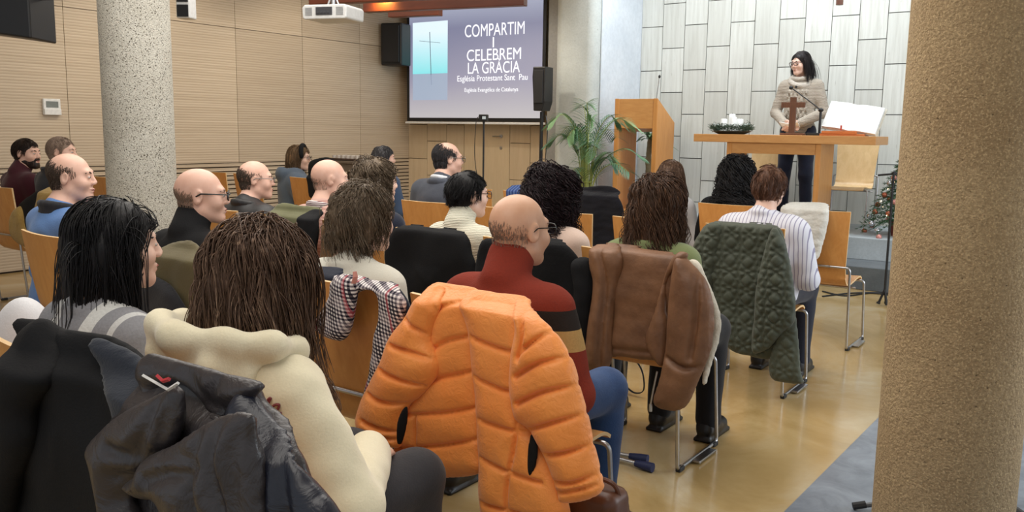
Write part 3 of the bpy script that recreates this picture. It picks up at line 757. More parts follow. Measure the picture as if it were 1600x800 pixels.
# wood wall behind the screen: oak boards in staggered columns, with a flush door in it
b = MB(); b.box((XL-.1, YW, 0), (XR-.1, YW+.2, ZC), 1); x = XL; k = 0; w_ = .365
dL, dR = atY(727, 290, YW)[0], atY(797, 290, YW)[0]; DT = 2.02
while x < XR-.35:
    z = .02-(.24 if k % 2 else 0)
    while z < ZC:
        x0, x1, z0, z1 = x+.004, min(x+w_, XR-.36)-.004, max(z+.004, .02), min(z+.5-.004, ZC); z += .5
        if x1 > dL and x0 < dR and z0 < DT:
            if z1 > DT: b.box((x0, YW-.03, DT+.01), (x1, YW, z1), 0)
            for lo, hi in ((x0, min(x1, dL-.01)), (max(x0, dR+.01), x1)):
                if hi-lo > .03: b.box((lo, YW-.03, z0), (hi, YW, min(z1, DT+.01)), 0)
            continue
        if x1-x0 > .03: b.box((x0, YW-.03, z0), (x1, YW, z1), 0)
    x += w_; k += 1
OAKWALL = pale_oak('oak_wall_board', (204, 182, 150), (218, 198, 168), False)
o = struct('wall_front', b, [OAKWALL, DARKGAP]); tints(o, 8, 5)
b = MB(); b.box((dL, YW-.028, .01), (dR, YW, DT)); door = struct('door_1', b, wood('oak_door', (206, 184, 150), (216, 196, 164), (6, 6, .6), .45, 4))
h = atY(783, 213, YW-.03); b = MB(); b.lathe([(.0, 0), (.026, 0), (.026, .012), (.0, .012)], (0, 0, 0), 16); b.v[-1] = b.v[-1][:, [0, 2, 1]]*(1, -1, 1)+(h[0], YW-.028, h[2])
b.tube([(h[0], YW-.03, h[2]), (h[0], YW-.075, h[2]), (h[0]-.11, YW-.078, h[2])], .009, 8)
b.lathe([(.0, 0), (.022, 0), (.022, .010), (.0, .010)], (0, 0, 0), 16); b.v[-1] = b.v[-1][:, [0, 2, 1]]*(1, -1, 1)+(h[0], YW-.028, h[2]-.16); mk('door_handle', b, METAL, door, True)
# steel door post, concrete pier and white return
b = MB(); b.box((-6.17*1.0, 9.55, 0), (-6.02, YW+.1, ZC)); b.box((-6.0, 9.62, 0), (-5.92, YW+.1, ZC)); struct('trim_2', b, plain('grey_steel_frame', (150, 150, 148), .4))
def concrete(name, c1, c2, pit, sc=30, pits=(.30, .36), bs=.5):
    m, ns, ls, bb = new_mat(name); v = coords(ns, ls, (1, 1, 1)); f = noise(ns, ls, v, 2.5, 5, .6)
    vo = ns.new('ShaderNodeTexVoronoi'); vo.inputs['Scale'].default_value = sc; ls.new(v, vo.inputs['Vector'])
    f2 = noise(ns, ls, v, sc*1.6, 3, .6)
    sel = math_n(ns, ls, 'MULTIPLY', math_n(ns, ls, 'LESS_THAN', vo.outputs['Distance'], .42), math_n(ns, ls, 'LESS_THAN', f2, pits[0]+.08))
    col = ramp(ns, ls, f, [(0.3, c1), (0.7, c2)]); col = mixc(ns, ls, col, tuple(x*.72 for x in rgb(c1)[:3])+(1,), ramp(ns, ls, f2, [(0.4, (.55, .55, .55) if sc > 50 else (.18, .18, .18)), (0.58, (0, 0, 0))]))
    fl = noise(ns, ls, v, sc*2.6, 2, .5)
    if sc > 50: col = mixc(ns, ls, col, tuple(min(1, x*1.35) for x in rgb(c2)[:3])+(1,), ramp(ns, ls, fl, [(0.54, (0, 0, 0)), (0.64, (.6, .6, .6))]))
    ls.new(mixc(ns, ls, col, rgb(pit), sel), bb.inputs['Base Color']); bb.inputs['Roughness'].default_value = .9
    bump(ns, ls, math_n(ns, ls, 'SUBTRACT', f2, sel), bb, bs, .008); return m
PIER = concrete('fair_faced_concrete', (176, 180, 176), (196, 200, 196), (110, 108, 100), 26, (.22, .3), .25)
b = MB(); pr = []
for i in range(9): a = math.pi/2*i/8; pr.append((-5.68+.13-.13*math.sin(a)-.0, YP+.13-.13*math.cos(a)))
pr = [(-5.92, 9.75), (-5.92, 9.40)]+[(-5.80-.12*math.cos(math.pi/2*i/6), YP+.12-.12*math.sin(math.pi/2*i/6)) for i in range(7)]+[(-5.45+.10*math.sin(math.pi/2*i/6), YP+.10-.10*math.cos(math.pi/2*i/6)) for i in range(7)]+[(-5.35, 9.75)]
b.prism(pr, 2, 0, ZC+.9); struct('trim_3', b, PIER, smooth=True)
b = MB(); b.box((-5.6, 9.70, 0), (XR, YS+.2, ZC+.9)); b.box((XR-.012, YP+.16, 0), (XR, 9.70, ZC+.9)); struct('wall_side', b, concrete('white_concrete', (196, 204, 212), (212, 218, 224), (170, 176, 180), 12, (.15, .2), .15))
# travertine wall: staggered slabs
def travertine():
    m, ns, ls, bb = new_mat('travertine_slab'); v = coords(ns, ls, (16, 16, .9)); f = noise(ns, ls, v, 1.6, 6, .62, .3); v2 = coords(ns, ls, (40, 40, 5)); f2 = noise(ns, ls, v2, 1.4, 3, .6)
    at = ns.new('ShaderNodeAttribute'); at.attribute_name = 'tint'
    col = ramp(ns, ls, f, [(0.3, (186, 186, 178)), (0.5, (204, 205, 198)), (0.75, (216, 218, 212))])
    col = mixc(ns, ls, col, rgb((150, 148, 138)), ramp(ns, ls, f2, [(0.66, (0, 0, 0)), (0.74, (.6, .6, .6))])); col = mixc(ns, ls, col, rgb((176, 176, 168)), math_n(ns, ls, 'MULTIPLY', at.outputs['Fac'], .55))
    ls.new(col, bb.inputs['Base Color']); bb.inputs['Roughness'].default_value = .55; bump(ns, ls, f, bb, .12, .006); return m
b = MB(); b.box((XR, YS, 0), (3.2, YS+.2, ZC+.9), 1); x = XR+.0; k = 0; tw, th = .302, .555
zA = atY(1017, 43, YS)[2]; 
while x < 3.0:
    z = zA-th*8+(th*.5 if k % 2 else 0)
    while z < ZC+.9:
        z0, z1 = max(z+.005, .0), min(z+th-.005, ZC+.9); z += th
        if z1 > z0+.02: b.box((x+.004, YS-.02, z0), (x+tw-.004, YS, z1), 0)
    x += tw; k += 1
o = struct('wall_stone', b, [travertine(), plain('dark_joint', (96, 96, 92), .9)]); tints(o, 8, 9)
# ceiling over the seating and a raised one with skylight over the stage
CEIL = plain('painted_ceiling', (205, 200, 192), .8)
b = MB(); b.box((XL-.2, -2.5, ZC), (3.2, 8.2, ZC+.12)); b.box((XL-.2, 8.2, ZC), (XR, YS+.2, ZC+.12)); b.box((XR, 8.2, ZC), (3.2, 8.3, ZC+.95)); b.box((XR, 8.2, ZC+.85), (3.2, YS+.2, ZC+.95)); struct('ceiling', b, CEIL)
# the two stone steps of the stage
STEP = concrete('dark_stone_step', (78, 84, 88), (104, 110, 114), (60, 62, 64), 40, (.15, .2), .1)
b = MB(); b.box((XR, 8.58, 0), (3.2, YS, .22)); struct('trim_4', b, STEP, bevel=.006)
b = MB(); b.box((XR, 9.10, .22), (3.2, YS, .44)); struct('trim_5', b, concrete('pale_stage_stone', (150, 158, 162), (176, 184, 188), (120, 124, 128), 40, (.12, .2), .1), bevel=.006)
# columns
def column(name, X, Y, r, m):
    b = MB(); b.lathe([(r, 0), (r, ZC)], (X, Y, 0), 72); return struct(name, b, m, smooth=True)
PEB = concrete('pebbled_grey_concrete', (178, 172, 158), (204, 200, 188), (84, 76, 62), 80, (.37, .4), .9)
PEB2 = concrete('pebbled_concrete_warm_lit', (158, 132, 96), (184, 160, 122), (92, 72, 48), 60, (.24, .4), 1.0)  # warm light on the right column is put into this brown colour
def col_fit(pxl, pxr, py, r):
    a, c = ray(pxl, py)[:2], ray(pxr, py)[:2]; a /= np.linalg.norm(a); c /= np.linalg.norm(c); h = math.acos(a@c)/2; m = (a+c)/np.linalg.norm(a+c); return m*r/math.sin(h)
c1 = col_fit(166, 277, 300, .225); c2 = col_fit(1366, 1594, 740, .225)
column('trim_6', c1[0], c1[1], .225, PEB); column('trim_7', c2[0], c2[1], .225, PEB2)

# ================================================================ ceiling fittings
DKW = wood('mahogany_beam', (92, 44, 26), (124, 62, 38), (.5, 6, 6), .4, 5)
def xat(px, Y, py=10): return atY(px, py, Y)[0]
PB = atY(567, 19, 6.5); QB = atZ(818, 8, PB[2]); DB = (QB-PB)/np.linalg.norm(QB-PB); NB = np.array((-DB[1], DB[0], 0)); AB = math.atan2(DB[1], DB[0])
for (pl, py, Y, Lb, lab) in ((482, 7, 5.7, 2.7, 'dark red timber ceiling beam nearest the projector'), (567, 19, 6.5, np.linalg.norm(QB-PB), 'dark red timber ceiling beam lit by warm lamps'), (606, 27, 7.2, .62, 'short dark red timber beam at the top left of the projection screen')):
    p = atY(pl, py, Y); r = thing('ceiling_beam', lab, 'beam', tuple(p), AB, 'timber beams under the ceiling')
    b = MB(); b.box((0, 0, 0), (Lb, .10, .16)); mk('timber', b, DKW, r, bevel=.006)
    for xx in (.12*Lb, .88*Lb):
        b = MB(); b.tube([(xx, .05, .15), (xx, .05, ZC-p[2])], .012, 8); mk('hanger_rod', b, METAL, r, True)
p = atY(567, 19, 6.5)
for px in (606, 742):
    c0 = atZ(px, 16, PB[2]+.02); c0 = c0-NB*.16; x = c0[0]; z = PB[2]+.06
    t = thing('downlight', 'small warm spot lamp above the lit beam, %s' % ('the one nearer the projector' if px < 700 else 'the one nearer the screen'), 'lamp', (c0[0], c0[1], z+.12), 0, 'warm spot lamps at the beams')
    b = MB(); b.lathe([(.0, 0), (.035, 0), (.04, .07), (.012, .09), (.0, .09)], (0, 0, 0), 20); mk('lamp_body', b, BLACKP, t, True)
    b = MB(); b.lathe([(.0, -.002), (.030, -.002), (.030, .004), (.0, .004)], (0, 0, 0), 20); mk('lamp_lens', b, plain('warm_lens', (255, 200, 120), .3, emit=(255, 190, 90), es=6), t, True)
    b = MB(); b.tube([(0, 0, .09), (0, 0, ZC-z-.12)], .006, 6); mk('stem', b, BLACKP, t, True)
    q = c0+NB*.16; spot('warm_beam_spot', (c0[0], c0[1], z+.10), (q[0], q[1], z-.0), 26, (1.0, 0.60, 0.16), 130, .9, .03)
# projector
p = atY(521, 21, 5.0); t = thing('projector', 'white projector hanging from the ceiling on a bracket', 'projector', tuple(p))
WH = plain('white_plastic', (222, 222, 220), .4)
rz = R(18); t.rotation_euler = (0, 0, rz)
b = MB(); b.prism([(-.19, -.05), (-.175, -.06), (.175, -.06), (.19, -.05), (.195, .03), (.175, .05), (-.175, .05), (-.195, .03)], 1, -.15, .15); mk('case', b, WH, t, bevel=.012)
b = MB(); b.box((-.07, -.158, -.03), (.07, -.148, .03)); [b.box((-.06+i*.03, -.162, -.02), (-.04+i*.03, -.156, -.006)) for i in range(4)]; mk('socket_panel', b, plain('dark_socket', (60, 60, 64), .5), t, bevel=.002)
for s in (-1, 1):
    b = MB(); [b.box((s*.135-.03, -.155, -.03+i*.009), (s*.135+.03, -.148, -.026+i*.009)) for i in range(7)]; mk('vent_grille', b, plain('grey_vent', (165, 165, 165), .5), t)
b = MB(); b.lathe([(.0, 0), (.045, 0), (.05, .06), (.0, .06)], (0, 0, 0), 20); b.v[-1] = b.v[-1][:, [0, 2, 1]]*(1, 1, 1)+(.08, .14, 0); mk('lens', b, BLACKP, t, True)
b = MB(); b.box((-.06, -.06, .05), (.06, .06, .062)); b.tube([(0, 0, .06), (0, 0, ZC-p[2])], .02, 10); b.tube([(-.05, 0, .06), (-.02, 0, .13), (.02, 0, .13), (.05, 0, .06)], .008, 6); mk('ceiling_bracket', b, METAL, t, True)
# ceiling spot by the left column
p = atY(291, 13, 4.2); t = thing('track_spotlight', 'small black and white spotlight beside the grey column top', 'lamp', tuple(p)); t.rotation_euler = (0, 0, R(30))
b = MB(); b.box((-.055, -.06, -.08), (.055, .06, .08)); mk('lamp_body', b, WH, t, bevel=.01)
b = MB(); b.box((-.045, -.068, -.07), (.045, -.058, .02)); b.box((-.045, -.068, .04), (.045, -.058, .07)); mk('dark_grille', b, BLACKP, t, bevel=.003)
b = MB(); b.tube([(0, 0, .08), (0, 0, ZC-p[2])], .012, 8); mk('stem', b, METAL, t, True)
# speaker at the top left corner of the view
p = atY(12, 18, 3.1); t = thing('wall_loudspeaker', 'large black loudspeaker high on the left, nearest the camera', 'speaker', (p[0], p[1], p[2]), R(-52))
b = MB(); b.prism([(-.24, -.14), (.24, -.20), (.24, .30), (-.24, .26)], 0, -.19, .19); mk('cabinet', b, BLACKP, t, bevel=.012)
b = MB(); b.box((-.17, -.252, -.13), (.17, -.238, .26)); mk('front_grille', b, plain('black_grille', (30, 30, 32), .7), t, bevel=.004)
b = MB(); b.tube([(0, .2, .1), (0, .55, .1), (0, .55, ZC-p[2])], .02, 8); mk('mounting_arm', b, BLACKP, t, True)
# loudspeaker beside the screen
p = atY(619, 70, 9.35); t = thing('wall_loudspeaker', 'black loudspeaker mounted at the left edge of the projection screen', 'speaker', tuple(p), R(12))
b = MB(); b.prism([(-.17, -.14), (.15, -.11), (.15, .16), (-.17, .16)], 2, -.29, .29); mk('cabinet', b, BLACKP, t, bevel=.02)
b = MB(); b.box((-.13, -.155, -.25), (.13, -.13, .25)); mk('front_grille', b, plain('black_grille', (30, 30, 32), .7), t, bevel=.006)
b = MB(); b.tube([(0, .14, 0), (0, .5, 0)], .02, 8); mk('mounting_arm', b, BLACKP, t, True)
# thermostat
p = atX(79, 168, XL); t = thing('thermostat', 'small white thermostat box on the pale wood wall', 'thermostat', (XL+.0, p[1], p[2]))
b = MB(); b.box((.004, -.085, -.075), (.035, .085, .085)); mk('case', b, WH, t, bevel=.006)
b = MB(); b.box((.034, -.06, .0), (.038, .06, .06)); mk('display', b, plain('grey_display', (120, 126, 122), .3), t)
b = MB(); b.box((.03, -.083, -.072), (.048, .083, -.015)); mk('cover_flap', b, WH, t, bevel=.003)
# pendant at the top of the stone wall
p = atY(1312, 3, 9.2); t = thing('pendant_lamp', 'small brown pendant lamp high before the stone wall', 'lamp', tuple(p))
b = MB(); b.lathe([(.0, -.03), (.035, -.03), (.035, .10), (.012, .12), (.0, .12)], (0, 0, 0), 16); mk('lamp_body', b, plain('brown_metal', (110, 72, 58), .5), t, True)
b = MB(); b.tube([(0, 0, .1), (0, 0, 4.2-p[2])], .004, 6); mk('cord', b, BLACKP, t, True)

# ================================================================ projection screen
YSC = 9.58; tl, tr, br, bl = [atY(x, y, YSC) for x, y in ((637, 14), (855, -2), (850, 190), (635, 190))]
x0, x1 = (tl[0]+bl[0])/2, (tr[0]+br[0])/2; z0, z1 = (bl[2]+br[2])/2, max(tl[2], tr[2])
t = thing('projection_screen', 'projection screen showing white slide text and a cross', 'screen', ((x0+x1)/2, YSC, z0)); wS, hS = x1-x0, z1-z0
bd = .05
b = MB(); b.box((-wS/2, 0, 0), (wS/2, .006, hS)); mk('screen_cloth', b, BLACKP, t)
def emis(name, c, s):
    m, ns, ls, bb = new_mat(name); bb.inputs['Base Color'].default_value = rgb((120, 120, 125)); bb.inputs['Emission Color'].default_value = rgb(c); bb.inputs['Emission Strength'].default_value = s; bb.inputs['Roughness'].default_value = .9; return m
def slide_mat():
    m, ns, ls, bb = new_mat('slide_background'); v = coords(ns, ls, (1, 1, 1)); sp = ns.new('ShaderNodeSeparateXYZ'); ls.new(v, sp.inputs[0])
    f = math_n(ns, ls, 'DIVIDE', sp.outputs['Z'], hS); c = ramp(ns, ls, f, [(0.05, (176, 172, 176)), (0.35, (140, 138, 160)), (0.8, (112, 116, 146)), (.97, (150, 156, 178))])
    bb.inputs['Base Color'].default_value = (.12, .12, .12, 1); ls.new(c, bb.inputs['Emission Color']); bb.inputs['Emission Strength'].default_value = 1.0; return m  # emission stands in for the projector's light on the cloth
b = MB(); b.box((-wS/2+bd, -.003, bd), (wS/2-bd, 0, hS-.02)); mk('slide', b, slide_mat(), t)
def sp_(px, py): q = atY(px, py, YSC-.004); return np.array((q[0]-t.location[0], q[2]-t.location[2]))
a0, a1 = sp_(645, 36), sp_(699, 156); am = sp_(645, 116)
def pic_mat():
    m, ns, ls, bb = new_mat('slide_picture_sky'); v = coords(ns, ls, (1, 1, 1)); sp = ns.new('ShaderNodeSeparateXYZ'); ls.new(v, sp.inputs[0])
    c = ramp(ns, ls, math_n(ns, ls, 'DIVIDE', math_n(ns, ls, 'SUBTRACT', sp.outputs['Z'], float(am[1])), float(a0[1]-am[1])), [(0.0, (130, 226, 232)), (0.4, (186, 236, 244)), (0.8, (228, 246, 252))])
    bb.inputs['Base Color'].default_value = (.1, .1, .1, 1); ls.new(c, bb.inputs['Emission Color']); bb.inputs['Emission Strength'].default_value = .95; return m
b = MB(); b.box((a0[0], -.006, am[1]), (a1[0], -.003, a0[1])); pic = mk('slide_picture', b, pic_mat(), t)
b = MB(); b.box((a0[0], -.006, a1[1]), (a1[0], -.003, am[1])); mk('picture_water', b, emis('slide_picture_water', (158, 176, 200), .8), pic)
CR = emis('slide_picture_cross', (70, 86, 106), .6); b = MB(); c0, c1_, c2_, c3 = sp_(672, 50), sp_(674, 117), sp_(656, 64), sp_(688, 67)
b.tube([(c0[0], -.007, c0[1]), (c1_[0], -.007, c1_[1])], .012, 4, flat=.2); b.tube([(c2_[0], -.007, c2_[1]), (c3[0], -.007, c3[1])], .014, 4, flat=.2); mk('picture_cross', b, CR, pic)
b = MB(); b.tube([(c1_[0], -.007, c1_[1]), (c1_[0]+.01, -.007, c1_[1]-.14)], .010, 4, flat=.2); mk('cross_reflection', b, emis('slide_picture_reflection', (138, 152, 178), .7), pic)
def text(name, s, p, hgt, m, parent, width=None, loc3=None, rot=None, bold=0.0, shear=0.0):
    cu = bpy.data.curves.new(name, 'FONT'); cu.body = s; cu.align_x = 'CENTER'; cu.align_y = 'CENTER'; cu.size = 1; cu.offset = bold; cu.extrude = .004; cu.shear = shear
    o = bpy.data.objects.new(name, cu); COL.objects.link(o); bpy.context.view_layer.update()
    me = bpy.data.meshes.new_from_object(o.evaluated_get(bpy.context.evaluated_depsgraph_get())); bpy.data.objects.remove(o)
    co = np.zeros(len(me.vertices)*3); me.vertices.foreach_get('co', co); co = co.reshape(-1, 3)
    lo, hi = co.min(0), co.max(0); co -= (lo+hi)/2; sy = hgt/(hi[1]-lo[1]); sx = width/(hi[0]-lo[0]) if width else sy
    V = np.stack([co[:, 0]*sx, -.001+co[:, 2]*0.15, co[:, 1]*sy], 1)
    V = V+np.array((p[0], -.005, p[1])) if rot is None else V@np.array(rot).T+np.array(loc3)
    me.vertices.foreach_set('co', V.ravel()); me.update(); return link(name, me, m, parent, False)
TXT = emis('slide_text_white', (250, 250, 252), 1.0); mpp = wS/(853-636)
for s, px, py, wpx, hpx in (('COMPARTIM', 772, 46, 90, 15), ('I', 771, 66, 2, 12), ('CELEBREM', 771, 85, 82, 14), ('LA GRÀCIA', 771, 103, 79, 17.5), ('Església Protestant Sant  Pau', 768, 123, 107, 9.5), ('Església Evangèlica de Catalunya', 767, 141, 82, 6.5)):
    text('slide_text', s, sp_(px, py), hpx*mpp*1.0, TXT, t, wpx*mpp, bold=.0)
b = MB(); b.box((-wS/2-.02, -.02, -.035), (wS/2+.02, .02, -.005)); mk('weight_bar', b, WH, t, bevel=.006)
b = MB(); b.box((-wS/2-.06, -.06, hS), (wS/2+.06, .06, hS+.1)); b.tube([(-wS/2+.1, 0, hS+.1), (-wS/2+.1, 0, ZC-t.location[2])], .008, 6); b.tube([(wS/2-.1, 0, hS+.1), (wS/2-.1, 0, ZC-t.location[2])], .008, 6); mk('roller_case', b, WH, t, bevel=.01)

# ================================================================ stands
def tripod(t, r=.45, zc=.45, m=BLACKP, n=3, ph=0.3, z0=0):
    for k in range(n):
        a = ph+2*math.pi*k/n; b = MB(); d = np.array((math.cos(a), math.sin(a), 0)); b.tube([d*.02+(0, 0, zc), d*r+(0, 0, .02)], .011, 8); l = mk('leg', b, m, t, True)
        b = MB(); b.tube([d*(r-.03)+(0, 0, .035), d*(r+.02)+(0, 0, .012)], .016, 8); mk('rubber_foot', b, RUBBER, l, True)
        b = MB(); b.tube([d*r*.5+(0, 0, .02+.5*zc*.9), (0, 0, .16)], .006, 6); mk('brace', b, m, t, True)
p = atY(845, 138, 8.9); q = atY(848, 180, 8.9)
t = thing('column_loudspeaker', 'slim black column loudspeaker on a pole by the screen', 'speaker', (p[0]+.02, 8.9, q[2]), R(6))
hh = atY(845, 105, 8.9)[2]-q[2]
prof = [(-.075, .05), (-.085, .25), (-.10, .45), (-.09, hh), (.10, hh), (.10, .42), (.10, .16), (.06, .05)]
b = MB(); b.prism([(x, z) for x, z in prof], 1, -.10, .12); b.v[-1][:, 0] *= .86; mk('cabinet', b, BLACKP, t, bevel=.01)
b = MB(); b.box((-.06, -.112, .14), (.065, -.098, hh-.04)); mk('front_grille', b, plain('black_grille', (30, 30, 32), .7), t, bevel=.004)
s = thing('speaker_stand', 'black tripod pole carrying the slim column loudspeaker', 'stand', (p[0]+.02, 8.9, 0))
b = MB(); b.tube([(0, 0, .3), (0, 0, q[2]+.04)], .022, 10); mk('pole', b, BLACKP, s, True); tripod(s, .5, .9)
b = MB(); b.lathe([(.03, 0), (.034, .02), (.034, .07), (.03, .09)], (0, 0, .95), 14); mk('collar', b, BLACKP, s, True)
b = MB(); b.tube(smooth_path([(.07, -.02, q[2]), (.12, -.05, q[2]-.2), (.09, -.04, 1.0), (.15, -.06, .4), (.12, 0, .02)], 6), .006, 6); tag(mk('power_cable', b, BLACKP, None, True, loc=(p[0]+.02, 8.9, 0)), 'thin black cable hanging beside the loudspeaker pole', 'cable')
p = atY(756, 184, 7.6); t = thing('light_stand', 'thin black tripod stand holding a small camera before the screen', 'stand', (p[0], 7.6, 0))
b = MB(); b.tube([(0, 0, .25), (0, 0, p[2]-.05)], .010, 8); mk('pole', b, BLACKP, t, True); tripod(t, .4, .5, ph=.9)
c = thing('video_camera', 'small black camera on top of the thin stand', 'camera', (p[0], 7.6, p[2]-.05), R(15))
b = MB(); b.box((-.05, -.03, .015), (.045, .03, .085)); mk('body', b, BLACKP, c, bevel=.006)
b = MB(); b.box((-.005, -.034, .035), (.035, -.029, .065)); mk('display', b, plain('lit_display', (150, 160, 165), .3, emit=(170, 180, 185), es=.5), c)
b = MB(); b.lathe([(.0, 0), (.012, 0), (.016, .03), (.0, .03)], (0, 0, -.012), 12); mk('tripod_head', b, BLACKP, c, True)
b = MB(); b.tube(smooth_path([(-.05, 0, .06), (-.09, 0, .0), (-.10, 0, -.4), (-.03, 0, -.8), (-.02, 0, -1.2)], 6), .004, 6); mk('cable', b, BLACKP, c, True)
# microphone stand at the stage, beside the tree
g = atZ(1372, 477, 0); P0 = atY(1392, 330, 7.9); t = thing('microphone_stand', 'black boom microphone stand before the Christmas tree', 'stand', (P0[0], 7.9, 0))
e = atY(1372, 271, 7.9); zb = e[2]
b = MB(); b.tube([(0, 0, .12), (0, 0, zb+.02)], .010, 8); mk('pole', b, BLACKP, t, True)
b = MB(); b.tube([(e[0]-P0[0], 0, zb-.015), (.45, .1, zb+.06)], .009, 8); b.ball((0, .015, zb+.005), (.02, .02, .02)); mk('boom', b, BLACKP, t, True)
for k in range(3):
    d = np.array((g[0]-P0[0], g[1]-7.9, 0)); d = np.array(Matrix.Rotation(2*math.pi*k/3, 3, 'Z'))@d
    b = MB(); b.tube([(0, 0, .14), d+(0, 0, .015)], .010, 8); l = mk('leg', b, BLACKP, t, True); b = MB(); b.tube([d*.92+(0, 0, .03), d*1.04+(0, 0, .014)], .016, 8); mk('rubber_foot', b, RUBBER, l, True)
# stand whose foot shows past the warm-tinted column
g = atZ(1338, 797, 0); bx = np.array((g[0]+.42, g[1]+.22, 0)); t = thing('floor_stand', 'dark stand foot reaching out from behind the warm-tinted column', 'stand', (bx[0], bx[1], 0))
b = MB(); b.tube([(0, 0, .10), (0, 0, .75)], .012, 8); mk('pole', b, BLACKP, t, True)
for k in range(3):
    d = np.array(Matrix.Rotation(2*math.pi*k/3, 3, 'Z'))@(g-bx); b = MB(); b.tube([(0, 0, .12), d+(0, 0, .014)], .010, 8); l = mk('leg', b, plain('dark_grey_tube', (90, 92, 96), .35), t, True); b = MB(); b.tube([d*.93+(0, 0, .026), d*1.03+(0, 0, .015)], .015, 8); mk('rubber_foot', b, RUBBER, l, True)
for k, pts in enumerate(([(1285, 455), (1320, 462), (1360, 458), (1398, 462)], [(1285, 463), (1330, 458), (1375, 456), (1400, 452)])):
    P = [atZ(x, y, .008)-(0, 0, 0) for x, y in pts]; P = [(q[0], min(q[1], 8.5), .008) for q in P]; b = MB(); b.tube(smooth_path(P, 8), .007, 6)
    tag(mk('floor_cable', b, BLACKP, None, True), 'black cable on the floor along the lowest stage step, the %s one' % ('nearer' if k == 0 else 'farther'), 'cable', 'cables below the stage steps')

# ================================================================ stage furniture
LOAK = wood('light_oak_furniture', (196, 138, 78), (214, 160, 98), (1.2, 6, 6), .4, 5)
LOAKV = wood('light_oak_upright', (196, 134, 70), (216, 156, 90), (6, 6, .7), .4, 5)
YL = 9.28; a = atY(961, 154, YL); c = atY(1028, 154, YL); xl, xr = a[0], c[0]; zt = a[2]; cz = atY(1028, 201, YL)[2]; yb = YL+.48; zb = zt-.27; wd = .058
t = thing('lectern', 'oak portal lectern with open middle and sloping top on the stage', 'lectern', ((xl+xr)/2, YL, .44)); lx = (xr-xl)/2; zz = .44
def lp(name, mb): return mk(name, mb, LOAKV, t, bevel=.006)
for s in (-1, 1):
    b = MB(); x_ = s*(lx-wd/2); b.prism([(0, 0), (.48, 0), (.48, zb-zz), (.0, zt-zz)], 0, x_-wd/2, x_+wd/2); lp('side_panel', b)
b = MB(); b.prism([(.004, cz-zz), (.476, cz-zz-.04), (.476, zb-zz-.004), (.004, zt-zz-.004)], 0, -lx+wd, lx-wd); mk('desk_box', b, LOAK, t, bevel=.004)
b = MB(); b.box((-lx+wd, .01, 0), (lx-wd, .47, .09)); mk('base_board', b, LOAK, t, bevel=.004)
m_ = thing('lectern_microphone', 'slim microphone standing on top of the lectern', 'microphone', (t.location[0]+lx-.1, YL+.16, zt-.09))
b = MB(); e = atY(1031, 121, YL+.16); b.tube([(0, 0, 0), (0, 0, .06), (.03, 0, e[2]-zt+.09)], .005, 8); mk('stem', b, METAL, m_, True)
b = MB(); b.ball((.032, 0, e[2]-zt+.10), (.014, .014, .02)); mk('capsule', b, BLACKP, m_, True); b = MB(); b.lathe([(.03, 0), (.03, .012), (.01, .02)], (0, 0, -.002), 16); mk('base', b, BLACKP, m_, True)
# altar table
YA = 9.15; A0, A1 = atY(1084, 210, YA)[0], atY(1369, 212, YA)[0]; za = 1.445; dA = .55; ztk = .085
t = thing('altar_table', 'oak altar table with thick top and slab legs on the stage', 'table', ((A0+A1)/2, YA, .44)); wA = (A1-A0)/2; H_ = za-.44
b = MB(); b.box((-wA, 0, H_-ztk), (wA, dA, H_)); mk('table_top', b, LOAK, t, bevel=.004)
f0, f1 = atY(1134, 260, YA+.03)[0]-t.location[0], atY(1281, 260, YA+.03)[0]-t.location[0]
for xx, s in ((f0, 1), (f1, -1)):
    b = MB(); b.prism([(xx, 0), (xx+s*.055 if s > 0 else xx-.055, 0), (xx+s*.055 if s > 0 else xx-.055, H_-ztk), (xx, H_-ztk)][::1], 1, .03, dA-.03); mk('slab_leg', b, LOAKV, t, bevel=.004)
b = MB(); b.box((f0+.055, .035, H_-ztk-.115), (f1-.055, dA-.035, H_-ztk)); mk('apron', b, LOAK, t, bevel=.004)
# on the altar
def onaltar(px, py, Y): q = atY(px, py, Y); return q
DKO = wood('dark_oak_cross', (92, 56, 36), (120, 76, 50), (6, 6, .8), .4, 6)
p = atY(1237, 208, YA+.16); t = thing('table_cross', 'small dark wooden cross standing on the altar table', 'cross', (p[0], YA+.16, za)); ht = atY(1237, 152, YA+.16)[2]-za
b = MB(); b.box((-.033, -.014, 0), (.033, .014, ht)); mk('upright', b, DKO, t, bevel=.003, ); za2 = atY(1237, 164, YA+.16)[2]-za
b = MB(); b.box((-.125, -.0145, za2-.028), (.125, .0145, za2+.028)); mk('crossbar', b, DKO, t, bevel=.003)
b = MB(); b.box((-.11, -.06, 0), (.13, .06, .022)); mk('base', b, DKO, t, bevel=.004)
p = atY(1277, 208, YA+.2); t = thing('gooseneck_microphone', 'black gooseneck microphone on the altar table beside the cross', 'microphone', (p[0], YA+.2, za))
b = MB(); b.box((-.10, -.06, 0), (.07, .06, .028)); mk('base', b, BLACKP, t, bevel=.006)
z1_ = atY(1281, 172, YA+.2)[2]-za; e = atY(1236, 137, YA+.12); 
b = MB(); b.tube([(.02, 0, .02), (.022, 0, z1_)], .013, 10); b.ball((.022, 0, z1_), (.028, .022, .022)); mk('post', b, BLACKP, t, True)
b = MB(); b.tube(smooth_path([(.022, 0, z1_), (-.12, -.03, z1_+.11), (e[0]-p[0], e[1]-YA-.2, e[2]-za)], 8), .006, 8); mk('gooseneck', b, plain('dark_grey_metal', (70, 72, 76), .4, .6), t, True)
b = MB(); b.ball((e[0]-p[0], e[1]-YA-.2, e[2]-za), (.022, .018, .02)); mk('microphone_head', b, BLACKP, t, True)
